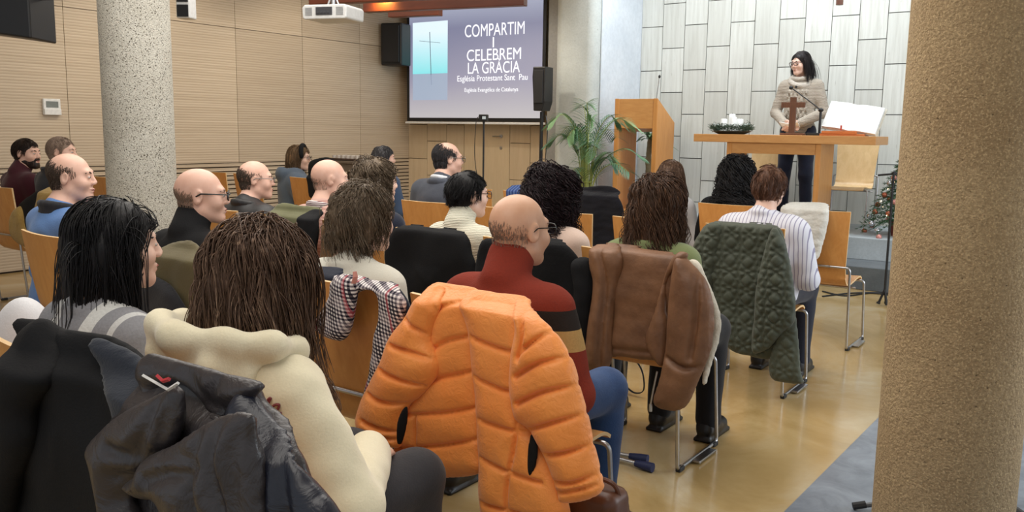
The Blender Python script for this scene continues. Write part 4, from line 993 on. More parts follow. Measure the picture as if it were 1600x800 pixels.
# open bible on its stand
p = atY(1322, 206, YA+.22); t = thing('book_stand', 'low orange wooden stand under the large open book', 'stand', (p[0], YA+.22, za))
OR = wood('orange_wood', (188, 104, 50), (206, 122, 62), (1, 6, 6), .4, 6)
b = MB(); b.box((-.24, -.10, 0), (.20, .12, .022)); mk('base', b, OR, t, bevel=.004); b = MB(); b.box((-.22, -.105, .022), (.13, -.085, .05)); mk('ledge', b, OR, t, bevel=.003)
b = MB(); b.prism([(.0, .022), (.12, .022), (.115, .20), (.09, .20)], 0, -.02, .02); mk('back_support', b, OR, t)
bk = thing('open_book', 'large open book with white pages propped on the altar', 'book', (p[0], YA+.22, za+.052)); ang = R(28); PAPER = plain('white_paper', (238, 238, 234), .7)
rotm = np.array(Matrix.Rotation(-ang, 3, 'X')) @ np.array(Matrix.Rotation(R(9), 3, 'Y'))
for s, w_ in ((-1, .27), (1, .28)):
    b = MB(); n = 10; P = []
    for i in range(n+1):
        u = i/n; P.append((s*u*w_, -.03-.030*math.sin(min(u*2.2, 1)*math.pi/2)*(1-u*.55)+.02))
    Q = P+[(x, .016) for x, _ in P[::-1]]; b.prism(Q if s > 0 else Q[::-1], 2, 0, .30); b.v[-1] = b.v[-1]@rotm.T+(.02, -.02, 0); mk('page_block', b, PAPER, bk, True)
b = MB(); b.box((-.285, .014, -.008), (.295, .022, .308)); b.v[-1] = b.v[-1]@rotm.T+(.02, -.02, 0); mk('cover', b, plain('cream_cover', (206, 198, 180), .6), bk, bevel=.002)
b = MB(); b.box((-.03, -.118, .005), (-.015, -.112, .055)); mk('ribbon', b, plain('red_ribbon', (196, 60, 36), .6), bk)
# advent wreath with candles
p = atY(1143, 207, YA+.25); t = thing('advent_wreath', 'dark green fir wreath in a dark bowl on the altar', 'wreath', (p[0], YA+.25, za))
b = MB(); b.lathe([(.0, .0), (.14, .0), (.21, .03), (.215, .038), (.13, .02), (.0, .02)], (0, 0, 0), 32); mk('bowl', b, plain('dark_bowl', (44, 48, 46), .4), t, True)
b = MB(); rg = np.random.RandomState(4)
for i in range(900):
    a = rg.rand()*6.283; c0 = np.array((.19*math.cos(a), .19*math.sin(a), .065)); d = rg.normal(size=3); d /= np.linalg.norm(d); d[2] = abs(d[2])*.8-.1; o_ = c0+d*.012+rg.normal(size=3)*.016
    b.tube([o_, o_+d*(.035+.035*rg.rand())], [.0038, .0012], 3)
NEEDLE = plain('fir_green', (52, 72, 52), .6); wr = mk('fir_greens', b, [NEEDLE], t)
b = MB()
for i in range(34):
    a = rg.rand()*6.283; b.ball((.20*math.cos(a)+.02*rg.normal(), .20*math.sin(a)+.02*rg.normal(), .085+.03*rg.rand()), .008, 0, 8, 6)
mk('frosted_berries', b, plain('frosted_white', (200, 210, 205), .5), t, True)
for k, (dx, dy, hc) in enumerate(((-.085, -.02, .15), (-.02, .05, .205), (.035, -.05, .17), (.085, .02, .15))):
    cnd = thing('pillar_candle', 'white pillar candle in the fir wreath, %s' % ('leftmost of the four', 'tallest of the four', 'front one right of the tallest', 'rightmost of the four')[k], 'candle', (p[0]+dx, YA+.25+dy, za+.02), 0, 'white candles in the wreath')
    b = MB(); b.lathe([(.0, .0), (.036, .0), (.036, hc-.008), (.030, hc), (.018, hc-.006), (.0, hc-.01)], (0, 0, 0), 22); mk('wax', b, plain('white_wax', (244, 244, 240), .35), cnd, True)
    b = MB(); b.tube([(0, 0, hc-.01), (.002, 0, hc+.012)], .0015, 5); mk('wick', b, BLACKP, cnd)
# papers by the cross
b = MB(); b.box((-.10, -.07, 0), (.12, .07, .004)); q = atY(1205, 208, YA+.35); tag(mk('paper_sheet', b, PAPER, None, loc=(q[0], YA+.38, za)), 'flat sheet of paper lying on the altar left of the cross', 'paper')

# ================================================================ plants
LEAF = plain('palm_green', (128, 168, 118), .45); LEAF2 = plain('palm_green_dark', (74, 116, 82), .45); STEMM = plain('palm_stem', (150, 160, 84), .5); TERRA = plain('terracotta', (150, 82, 58), .7); SOIL = plain('soil', (50, 38, 30), .95)
def leaf_blade(b, p, d, up, L, w, mi=0, droop=.3, n=5):
    d = d/np.linalg.norm(d); s = np.cross(d, up); s /= np.linalg.norm(s)+1e-9; V = []; F = []
    for i in range(n+1):
        u = i/n; c = p+d*L*u+np.array((0, 0, -droop*L*u*u)); ww = w*math.sin(math.pi*min(.08+u*.92, 1))**.7*.5
        V += [c-s*ww, c+np.array((0, 0, -ww*.25)), c+s*ww]
    for i in range(n):
        for j in (0, 1): F.append((i*3+j, i*3+j+1, i*3+3+j+1, i*3+3+j))
    b.add(V, F, mi)
p = atY(916, 290, 8.3); t = thing('areca_palm', 'feathery green potted palm left of the lectern', 'plant', (p[0], 8.3, 0))
b = MB(); b.lathe([(.0, 0), (.13, 0), (.17, .28), (.18, .30), (.165, .30), (.155, .27), (.0, .27)], (0, 0, 0), 28); pot = mk('pot', b, plain('grey_pot', (120, 118, 112), .6), t, True)
b = MB(); b.lathe([(.0, .265), (.155, .27), (.0, .275)], (0, 0, 0), 20); mk('soil', b, SOIL, pot, True)
rg = np.random.RandomState(11); st = MB()
top = atY(912, 170, 8.3)[2]
for k in range(24):
    a = k*2.4+rg.rand()*.5; out = (.10+.30*rg.rand())*(1 if k > 2 else .25); hgt = top*(.62+.38*rg.rand()) if k > 2 else top*(.92+.05*k)
    if k == 1: hgt = top
    P = smooth_path([(.04*math.cos(a), .04*math.sin(a), .27), (.05*math.cos(a), .05*math.sin(a), .27+(hgt-.27)*.45), (.4*out*math.cos(a), .4*out*math.sin(a), .27+(hgt-.27)*.8), (out*math.cos(a), out*math.sin(a), hgt-.04*(k > 2)), (out*1.55*math.cos(a), out*1.55*math.sin(a), hgt-.14*(k > 2)+.02)], 9)
    st.tube(P, np.linspace(.009, .002, len(P)), 6); fr = MB(); nP = len(P)
    for i in range(int(nP*.48), nP):
        T_ = P[min(i+1, nP-1)]-P[i-1]; T_ /= np.linalg.norm(T_); sd = np.cross(T_, (0, 0, 1)); sd /= np.linalg.norm(sd)+1e-6; f = (i-nP*.48)/(nP*.52)
        for s in (-1, 1): leaf_blade(fr, P[i], sd*s+T_*.8+np.array((0, 0, .15)), np.array((0, 0, 1)), .24*(1-.55*f)+.04, .013, k % 2, .35)
    mk('frond', fr, [LEAF, LEAF2], t, True)
b = st; b.lathe([(.07, 0), (.073, .006), (.07, .012)], (0, 0, .90), 16); mk('stems', b, STEMM, t, True)
p = atY(1012, 295, 10.1); t = thing('potted_dracaena', 'spiky potted plant seen through the lectern opening', 'plant', (p[0], 10.1, .44)); pt = atY(1012, 286, 10.1)[2]-.44
b = MB(); b.lathe([(.0, 0), (.12, 0), (.16, pt-.05), (.18, pt-.05), (.18, pt), (.165, pt), (.15, pt-.04), (.0, pt-.04)], (0, 0, 0), 28); pot = mk('pot', b, TERRA, t, True)
b = MB(); b.lathe([(.0, pt-.045), (.15, pt-.04), (.0, pt-.035)], (0, 0, 0), 20); mk('soil', b, SOIL, pot, True)
tt = atY(1016, 218, 10.1)[2]-.44; F = Field(); F.chain([(0, 0, pt-.06), (.01, 0, pt+.15), (-.01, 0, pt+.3), (.01, 0, tt)], [.05, .042, .036, .03], .01); F.noise(.006, 70, 3, (.3, .3, 2)); F.obj('trunk', plain('ringed_trunk', (122, 110, 82), .9), t, .010)
for k in range(30):
    a = k*2.399; el = R(8+70*((k*7) % 30)/30); d = np.array((math.cos(a)*math.cos(el), math.sin(a)*math.cos(el), math.sin(el))); b = MB(); leaf_blade(b, np.array((.01, 0, tt-.02+.002*k)), d, np.array((0, 0, 1)), .34+.08*rg.rand(), .038, 0, .45 if el < .8 else .2, 8); mk('leaf', b, plain('dracaena_green', (74, 112, 58), .4), t, True)
# christmas tree
p = atY(1412, 345, 9.55); t = thing('christmas_tree', 'small decorated Christmas tree half hidden by the warm-tinted column', 'tree', (p[0], 9.55, .44)); ztop = atY(1408, 238, 9.55)[2]-.44
b = MB(); b.lathe([(.0, 0), (.11, 0), (.13, .14), (.0, .14)], (0, 0, 0), 20); mk('pot', b, plain('dark_red_pot', (110, 36, 32), .5), t, True)
b = MB(); b.tube([(0, 0, .1), (0, 0, ztop)], [.02, .006], 8); mk('trunk', b, plain('bark', (84, 62, 44), .9), t, True)
b = MB(); TG = plain('tree_green', (44, 82, 46), .55); orn = []
for lv in range(14):
    z = .14+(ztop-.18)*lv/13; rr = .40*(1-lv/14)+.03; nb = max(5, int(13-lv*.6))
    for k in range(nb):
        a = lv*1.1+2*math.pi*k/nb; d = np.array((math.cos(a), math.sin(a), 0)); n = 12
        for i in range(n):
            u = (i+1)/n; c = d*rr*u+np.array((0, 0, z+.02-.10*u*u*rr/.4))
            for j in range(5):
                q = d*.5+rg.normal(size=3)*.6; q[2] *= .6; q /= np.linalg.norm(q); b.tube([c, c+q*(.05-.015*u)], [.003, .0012], 3)
        if k % 3 == 0: orn.append(d*rr*.95+np.array((0, 0, z-.09*rr/.4-.03)))
mk('fir_branches', b, TG, t)
for i, o_ in enumerate(orn):
    b = MB(); b.ball(o_, .028, 0, 14, 10); mk('bauble', b, (plain('pink_bauble', (214, 150, 140), .2, .3), plain('silver_bauble', (200, 200, 205), .15, .8), plain('copper_bauble', (170, 96, 70), .2, .5))[i % 3], t, True)
for i in range(24):
    a = i*2.2; z = .2+(ztop-.3)*i/24; rr = .36*(1-i/25); b = MB(); b.ball((rr*math.cos(a), rr*math.sin(a), z-.02), .006, 0, 6, 5); mk('fairy_light', b, plain('fairy_light_warm', (255, 230, 180), .3, emit=(255, 225, 170), es=8), t)
# side table with a tray of cups at the far left corner
p = atY(553, 248, 7.85); t = thing('side_table', 'low grey table in the corner under a tray of cups', 'table', (max(p[0], XL+.42), 7.85, 0)); tz = p[2]-.02; TB = plain('grey_brown_laminate', (112, 100, 88), .5)
b = MB(); b.box((-.36, -.28, tz-.03), (.36, .28, tz)); mk('table_top', b, TB, t, bevel=.004); b = MB(); b.box((-.32, -.25, tz-.13), (.32, .25, tz-.03)); mk('apron', b, TB, t)
for sx in (-1, 1):
    for sy in (-1, 1): b = MB(); b.box((sx*.31-.025, sy*.23-.025, 0), (sx*.31+.025, sy*.23+.025, tz-.03)); mk('leg', b, plain('dark_leg', (60, 46, 40), .5), t)
b = MB(); b.box((-.26, -.17, 0), (.26, .17, .012)); b.box((-.27, -.18, .008), (.27, -.16, .03)); b.box((-.27, .16, .008), (.27, .18, .03)); q = np.array(t.location); tag(mk('serving_tray', b, plain('dark_tray', (70, 52, 44), .4), None, bevel=.004, loc=(q[0], 7.80, tz)), 'dark tray full of small cups on the corner table', 'tray')
for i in range(18):
    cx, cy = (i % 6-2.5)*.08, (i//6-1)*.09; b = MB(); b.lathe([(.0, .0), (.020, .0), (.030, .05), (.027, .05), (.018, .006), (.0, .006)], (0, 0, 0), 14); tag(mk('cup', b, plain('white_ceramic', (230, 220, 210), .3), None, True, loc=(q[0]+cx, 7.80+cy, tz+.012)), 'small white cup among the cups on the corner tray', 'cup', 'cups on the tray')

# ================================================================ chairs in rows
RE, RD, RC, RB, RA = .98, 2.05, 3.35, 4.68, 6.03
for X, Y, rz, lab in (
    (-1.42, RE, 0, 'plywood chair under the shiny black puffer jacket, nearest the camera'),
    (-1.93, RE+.03, 0, 'plywood chair under the long black coat at the left edge'),
    (-2.64, RE+.12, 4, 'plywood chair cut by the left edge, white bag on its seat'),
    (-1.54, RD, 0, 'plywood chair under the orange puffer jacket'),
    (-2.09, RD, 0, 'plywood chair with a checked coat framing its bare back'),
    (-3.10, RD, 0, 'plywood chair of the bald man in a black turtleneck, olive coat on it'),
    (-4.03, RD+.02, -6, 'plywood chair with bare back behind the man in the blue sweater'),
    (-1.70, RC, 0, 'plywood chair under the brown shearling jacket'),
    (-2.24, RC, 0, 'plywood chair of the woman with dark curly hair, black coat on it'),
    (-2.80, RC, 0, 'plywood chair of the boy in white, black coat on it'),
    (-3.34, RC, 0, 'plywood chair of the person with curly grey brown hair, tan coat on it'),
    (-3.86, RC, 0, 'plywood chair of the bald man in pink stripes, olive coat on it'),
    (-4.52, RC, 0, 'plywood chair with bare back behind the balding man in black leather'),
    (-6.40, RC, 0, 'plywood chair with the yellow fur trimmed black coat on its back'),
    (-7.24, RC, 0, 'plywood chair of the bearded man in a burgundy turtleneck'),
    (-1.68, RB, 0, 'plywood chair under the dark green quilted coat'),
    (-2.27, RB, 0, 'empty plywood chair left of the dark green quilted coat'),
    (-2.86, RB, 0, 'empty plywood chair before the black plush coat'),
    (-3.40, RB, 0, 'empty plywood chair right of the boy in white'),
    (-3.97, RB, 0, 'plywood chair of the man in a grey suit'),
    (-8.10, RB, 0, 'empty plywood chair half hidden by the grey column, near the left wall'),
    (-1.68, RA, 0, 'plywood chair with a white lace coat at the right end of the front row'),
    (-2.30, RA, 0, 'plywood chair of the woman with long black curls'),
    (-2.86, RA, 0, 'plywood chair of the woman with straight brown hair near the lectern'),
    (-3.42, RA, 0, 'plywood chair under the black plush coat in the front row'),
    (-4.05, RA, 0, 'plywood chair under a blue patterned garment'),
    (-4.62, RA, 0, 'empty plywood chair beyond the boy in white, farther of the two'),
    (-6.02, RA, 0, 'plywood chair of the grey haired person in blue'),
    (-6.72, RA, 0, 'plywood chair under a heap of black clothing near the corner'),
    (-7.62, RA, 0, 'plywood chair of the woman in the grey blue hooded jacket'),
    (-8.20, RA, 0, 'empty plywood chair left of the hooded woman, by the left wall')):
    chair(X, Y, lab, rz)
CHAIR_LIT = wood('chair_wood_lit_tone', (214, 180, 128), (232, 202, 154), (1.2, 1.2, .5), .4, 14)  # chair wood paler because lit: the light is put into its colour
for px, lab in ((1333, 'wooden chair in a lit tone behind the right end of the altar'), (1195, 'wooden chair in a lit tone behind the left half of the altar')):
    q = atY(px, 250, 10.0); r = thing('stage_chair', lab, 'chair', (q[0], 10.12, .44), R(180), 'pale chairs behind the altar')
    for c in _proto[0].children:
        d = c.copy(); COL.objects.link(d); d.parent = r
        if 'plywood_shell' in d.name:
            d.data = d.data.copy(); d.data.materials[0] = CHAIR_LIT; d.name = 'lit_tone_shell'

# ================================================================ the audience
H_BLACK = hairmat('hair_black', (18, 16, 18), (44, 40, 44)); H_DKBR = hairmat('hair_dark_brown', (40, 28, 22), (78, 58, 46)); H_BR = hairmat('hair_brown', (94, 70, 54), (168, 138, 114))
H_GREY = hairmat('hair_grey', (110, 106, 104), (170, 166, 162)); H_GB = hairmat('hair_grey_brown', (104, 88, 70), (172, 156, 136)); H_AUB = hairmat('hair_auburn', (92, 60, 42), (138, 98, 74)); H_PLUM = hairmat('hair_plum', (34, 20, 24), (72, 44, 52))
H_STUB = hairmat('hair_stubble', (84, 70, 60), (122, 106, 94), .7, (220, 220, 220)); H_STUBG = hairmat('hair_stubble_grey', (150, 128, 112), (182, 160, 146), .7, (220, 220, 220)); H_LT = hairmat('hair_light_brown', (104, 80, 54), (160, 132, 98)); H_SALT = hairmat('hair_salt', (70, 68, 70), (140, 138, 138))
def collar_ring(root, J, m, r=.072, t=.016, zo=.05, name='collar', h=.009):
    F = Field(); zs, l = J['zs'], J['lean']
    for i in range(16):
        q = lambda a: np.array((r*math.sin(a), l-.028-r*.95*math.cos(a), zs+zo+.016*math.cos(a))); F.cap(q(2*math.pi*i/16), q(2*math.pi*(i+1)/16), t, None, .01)
    F.ell((0, l-.075, zs+.02), (.075, .035, .03), .03); return F.obj(name, m, root, h)
def beard(root, M, m):
    F = Field(); F.ell((0, .024, -.034), (.066, .072, .086), .02, M); F.cap((.050, .0, -.064), (.012, .072, -.098), .024, .023, .03, M); F.cap((-.050, .0, -.064), (-.012, .072, -.098), .024, .023, .03, M)
    F.cap((-.02, .095, -.050), (.02, .095, -.050), .006, .006, .01, M)
    F.cut((0, -.25, 1), -.055, M); F.cut((0, -1, 0), .0, M); F.ell((0, .11, -.066), (.022, .025, .008), .004, M, op='s'); F.noise(.002, 180, 2); return F.obj('beard', m, root, .006)
NAVY = fabric('navy_wool', (30, 36, 54)); CHAR = fabric('charcoal_wool', (44, 44, 48)); BLACKF = fabric('black_cloth', (24, 24, 26), (15, 15, 17), sheen=0.0); 
GL = plain('black_glasses', (20, 20, 22), .25); GLM = plain('metal_glasses', (120, 118, 115), .3, .8)

# -- nearest row
r, J, M = person('woman with straight black hair in a grey and white striped knit, nearest left', (183, 384), 1.27, SK, yaw=-19, s=.98, w=.94,
    top=('knit_sweater', bands('grey_striped_knit', (142, 142, 146), [(-.055, -.01, (206, 206, 204)), (.075, .115, (214, 214, 210)), (.16, .175, (206, 206, 204))], 'X')), collar='crew', bottom=BLUEJ)
hair(r, M, H_BLACK, 'long', 2800, .50, .024, 0, 30, 21, r0=.0017, bodyJ=J, h=.007, part=-.01); face_bits(r, M, H_BLACK)
CREAM = fabric('cream_fleece', (234, 224, 194), (222, 210, 178), .9, 200, .2, .3)
HOOD, JH, MH = person('woman with long wavy brown hair in a cream hooded sweatshirt', (412, 438), 1.28, SK, yaw=6, s=1.0, w=1.0, g=.034, wr=.011, arms='wide',
    top=('hooded_sweatshirt', CREAM), collar='crew', bottom=GREYJ)
F = Field(); zs = JH['zs']
F.ell((0, -.105, zs+.02), (.150, .075, .105), .03); F.ell((0, -.135, zs-.06), (.105, .055, .085), .04)
F.chain([(-.085, .085, zs-.02), (-.125, .03, zs+.055), (-.155, -.06, zs+.085), (-.115, -.145, zs+.105), (0, -.185, zs+.105), (.115, -.145, zs+.105), (.155, -.06, zs+.085), (.125, .03, zs+.055), (.085, .085, zs-.02)], [.016, .020, .022, .020, .020, .020, .022, .020, .016], .05)
F.cap((.10, -.17, zs+.05), (.02, -.20, zs-.12), .020, .012, .04); F.cap((-.10, -.17, zs+.05), (-.02, -.20, zs-.12), .020, .012, .04); F.ell((0, -.070, zs+.135), (.110, .085, .060), .02, op='s'); F.noise(.007, 20, 9); F.noise(.002, 60, 4); F.obj('hood', CREAM, HOOD, .009)
hair(HOOD, MH, H_BR, 'long', 3200, .33, .042, .010, 26, 5, r0=.0017, bodyJ=JH, h=.007, forward=.075); face_bits(HOOD, MH, H_BR)
# -- second row
zz = [atY(890, y, 2.28)[2] for y in (478, 508, 540)]
r, J, M = person('bald man in a rust turtleneck with dark and tan bands, behind the orange jacket', (812, 360), 2.3, SK3, yaw=-12, s=1.0, w=1.08, top=('turtleneck_sweater', bands('rust_banded_knit', (136, 50, 34), [(zz[1], zz[0], (46, 38, 34)), (zz[2], zz[1], (196, 156, 96))], 'Z')), collar='turtle', bottom=BLUEJ, shoem=SHOE_B)
hair_fringe(r, M, H_STUBG, .012, .3, .002, 1500, .010); glasses(r, M, GL); face_bits(r, M, H_STUBG)
r, J, M = person('person with short tousled grey blond hair in a white top, before the checked coat', (571, 343), 2.28, SK, yaw=-12, w=.98, top=('sweater', fabric('white_cotton', (226, 222, 208), (210, 206, 192), fold=4)), collar='crew')
hair(r, M, H_GB, 'long', 2200, .135, .030, .010, 60, 8, r0=.0018, nape=-.13, h=.007, bodyJ=J); face_bits(r, M, H_GB)
r, J, M = person('bald man with black glasses in a black turtleneck, near the grey column', (315, 306), 2.3, SK2, yaw=-38, w=1.05, top=('turtleneck_sweater', BLACKF), collar='turtle')
hair_fringe(r, M, H_STUBG, .012, .3, .002); glasses(r, M, GL, .0035); face_bits(r, M, H_STUBG)
r, J, M = person('balding man in a blue sweater with dark collar, far left', (112, 277), 2.28, SK2, yaw=-44, w=1.12, lean=.02, top=('sweater', fabric('blue_wool', (104, 142, 196), (86, 122, 178))), bottom=NAVY)
hair_fringe(r, M, H_STUB, .062, .35, .006, 2600, .024); collar_ring(r, J, CHAR, .074, .017, .055, 'shirt_collar'); face_bits(r, M, H_STUB)
# -- third row
r, J, M = person('woman with long brown hair in a green top, behind the brown jacket', (1030, 322), 3.47, SK, yaw=2, w=.98, top=('sweater', fabric('sage_green_wool', (128, 138, 92))), collar='crew')
hair(r, M, hairmat('hair_chestnut', (76, 52, 36), (136, 98, 72)), 'long', 2000, .36, .038, .014, 40, 14, r0=.0022, bodyJ=J, h=.009)
r, J, M = person('woman with dark plum curly hair in a pale pink top', (866, 303), 3.5, SK, yaw=-6, w=.98, top=('sweater', fabric('pale_pink_knit', (226, 200, 184), (212, 184, 168))), collar='crew')
hair(r, M, H_PLUM, 'curly', 1600, .27, .050, .020, 100, 15, r0=.0030, bodyJ=J, h=.009)
r, J, M = person('boy with short black hair and glasses in a white knitted sweater', (732, 305), 3.5, SK, yaw=-25, s=.96, w=.90, top=('knit_sweater', knit('white_knit', (228, 224, 204), 110)), collar='turtle')
hair(r, M, H_BLACK, 'short', 1700, .06, .012, 0, 30, 16, r0=.0018, nape=-.11, h=.008, sweep=.1); glasses(r, M, GL); face_bits(r, M, H_BLACK)
r, J, M = person('person with curly grey brown hair in dark clothing, left of the boy', (590, 284), 3.5, SK, yaw=-25, w=1.0, top=('sweater', NAVY), collar='crew')
hair(r, M, H_GB, 'curly', 1300, .20, .038, .018, 90, 17, r0=.0030, bodyJ=J, h=.010)
r, J, M = person('bald man in a pink striped sweater with checked collar', (516, 281), 3.55, SK2, yaw=-32, w=1.05, top=('sweater', stripes('pink_striped_knit', (204, 166, 154), (180, 134, 124), .02, .007, 'Z')), bottom=CHAR, near=False)
hair_fringe(r, M, H_STUBG, -.005, .3, .0015, 900); collar_ring(r, J, stripes('checked_collar', (222, 214, 210), (110, 84, 92), .010, .005, 'Z'), .068, .013, .05, 'shirt_collar'); face_bits(r, M, H_STUBG)
r, J, M = person('balding man with glasses in a black leather jacket', (400, 281), 3.53, SK2, yaw=-38, w=1.10, lean=.02, top=('jacket', plain('worn_black_leather', (44, 43, 44), .5)), near=False, g=.03)
hair_fringe(r, M, H_STUB, .055, .3, .005, 2400, .02); collar_ring(r, J, plain('worn_black_leather', (44, 43, 44), .5), .078, .018, .05); glasses(r, M, GLM); face_bits(r, M, H_STUB)
r, J, M = person('bearded man in a burgundy turtleneck at the far left wall', (42, 240), 3.6, SK2, yaw=-62, w=1.0, top=('turtleneck_sweater', fabric('burgundy_wool', (70, 26, 36))), collar='turtle', near=False)
hair(r, M, H_DKBR, 'short', 1000, .035, .006, 0, 30, 18, r0=.0022, h=.009); beard(r, M, H_DKBR); face_bits(r, M, H_DKBR)
r, J, M = person('man with cropped grey hair half hidden at the far left wall', (97, 238), 3.6, SK2, yaw=-50, w=1.0, top=('jacket', CHAR), collar='coat', near=False)
hair(r, M, H_STUBG, 'short', 900, .025, .004, 0, 30, 19, r0=.0022, h=.009); face_bits(r, M, H_STUBG)
# -- fourth row
r, J, M = person('person with short auburn hair in a white pinstriped shirt', (1202, 294), 4.9, SK, yaw=4, w=1.14, top=('shirt', stripes('pinstripe_cotton', (214, 214, 222), (150, 146, 168), .022, .005, 'X')), collar='shirt', bottom=fabric('dark_denim', (40, 44, 58)), g=.026)
hair(r, M, H_AUB, 'short', 1500, .05, .018, .003, 60, 22, r0=.0024, nape=-.115, h=.008)
r, J, M = person('man in a grey suit with receding grey hair, before the wood wall', (700, 249), 4.9, SK2, yaw=-30, s=1.02, w=1.12, top=('suit_jacket', fabric('grey_suiting', (78, 82, 92), (66, 70, 80))), bottom=fabric('grey_suiting', (78, 82, 92)), near=False, g=.028)
hair_fringe(r, M, hairmat('hair_iron_grey', (52, 50, 52), (108, 106, 108)), .085, .55, .008, 4200, .030); collar_ring(r, J, plain('white_collar', (220, 222, 226), .7), .062, .012, .062, 'shirt_collar'); collar_ring(r, J, fabric('grey_suiting', (78, 82, 92)), .080, .016, .035, 'jacket_collar'); glasses(r, M, GLM); face_bits(r, M, H_SALT)
# -- front row
r, J, M = person('woman with long black curls in a black jacket, before the altar', (1152, 275), 6.2, SK, yaw=2, w=1.05, top=('jacket', BLACKF), collar='coat', near=False)
hair(r, M, H_BLACK, 'curly', 1300, .36, .050, .020, 80, 24, r0=.0042, bodyJ=J, h=.012)
r, J, M = person('woman with straight brown hair in a white top, before the lectern', (1049, 276), 6.2, SK, yaw=4, w=1.0, top=('sweater', fabric('white_wool', (216, 216, 218))), collar='crew', near=False)
hair(r, M, H_BR, 'long', 1000, .26, .016, 0, 30, 25, r0=.0028, bodyJ=J, h=.011)
r, J, M = person('grey haired person in a blue jacket, farthest right of the hooded woman', (600, 248), 6.25, SK2, yaw=-32, w=1.08, top=('jacket', fabric('steel_blue_cloth', (66, 84, 112))), collar='coat', near=False)
hair(r, M, H_SALT, 'short', 900, .045, .010, 0, 30, 26, r0=.0028, h=.011); face_bits(r, M, H_SALT)
GB = fabric('grey_blue_fleece', (96, 110, 126), (82, 94, 110))
r, J, M = person('woman with light brown hair and dark headband in a grey blue hooded jacket', (466, 247), 6.3, SK, yaw=-58, body_yaw=-32, w=1.18, s=1.06, top=('hooded_jacket', GB), collar='hood', near=False, g=.04, arms='wide')
hair(r, M, H_LT, 'long', 900, .20, .020, .004, 30, 27, r0=.0028, bodyJ=J, h=.011); face_bits(r, M, H_LT); glasses(r, M, GL)
F = Field()
for i in range(14): a0_, a1_ = R(-100+200*i/14), R(-100+200*(i+1)/14); q = lambda a: np.array((.090*math.sin(a), .045-.01*math.cos(a)+.0, .035+.095*math.cos(a))); F.cap(q(a0_), q(a1_), .020, None, .01, M)
F.obj('headband', BLACKF, r, .010)

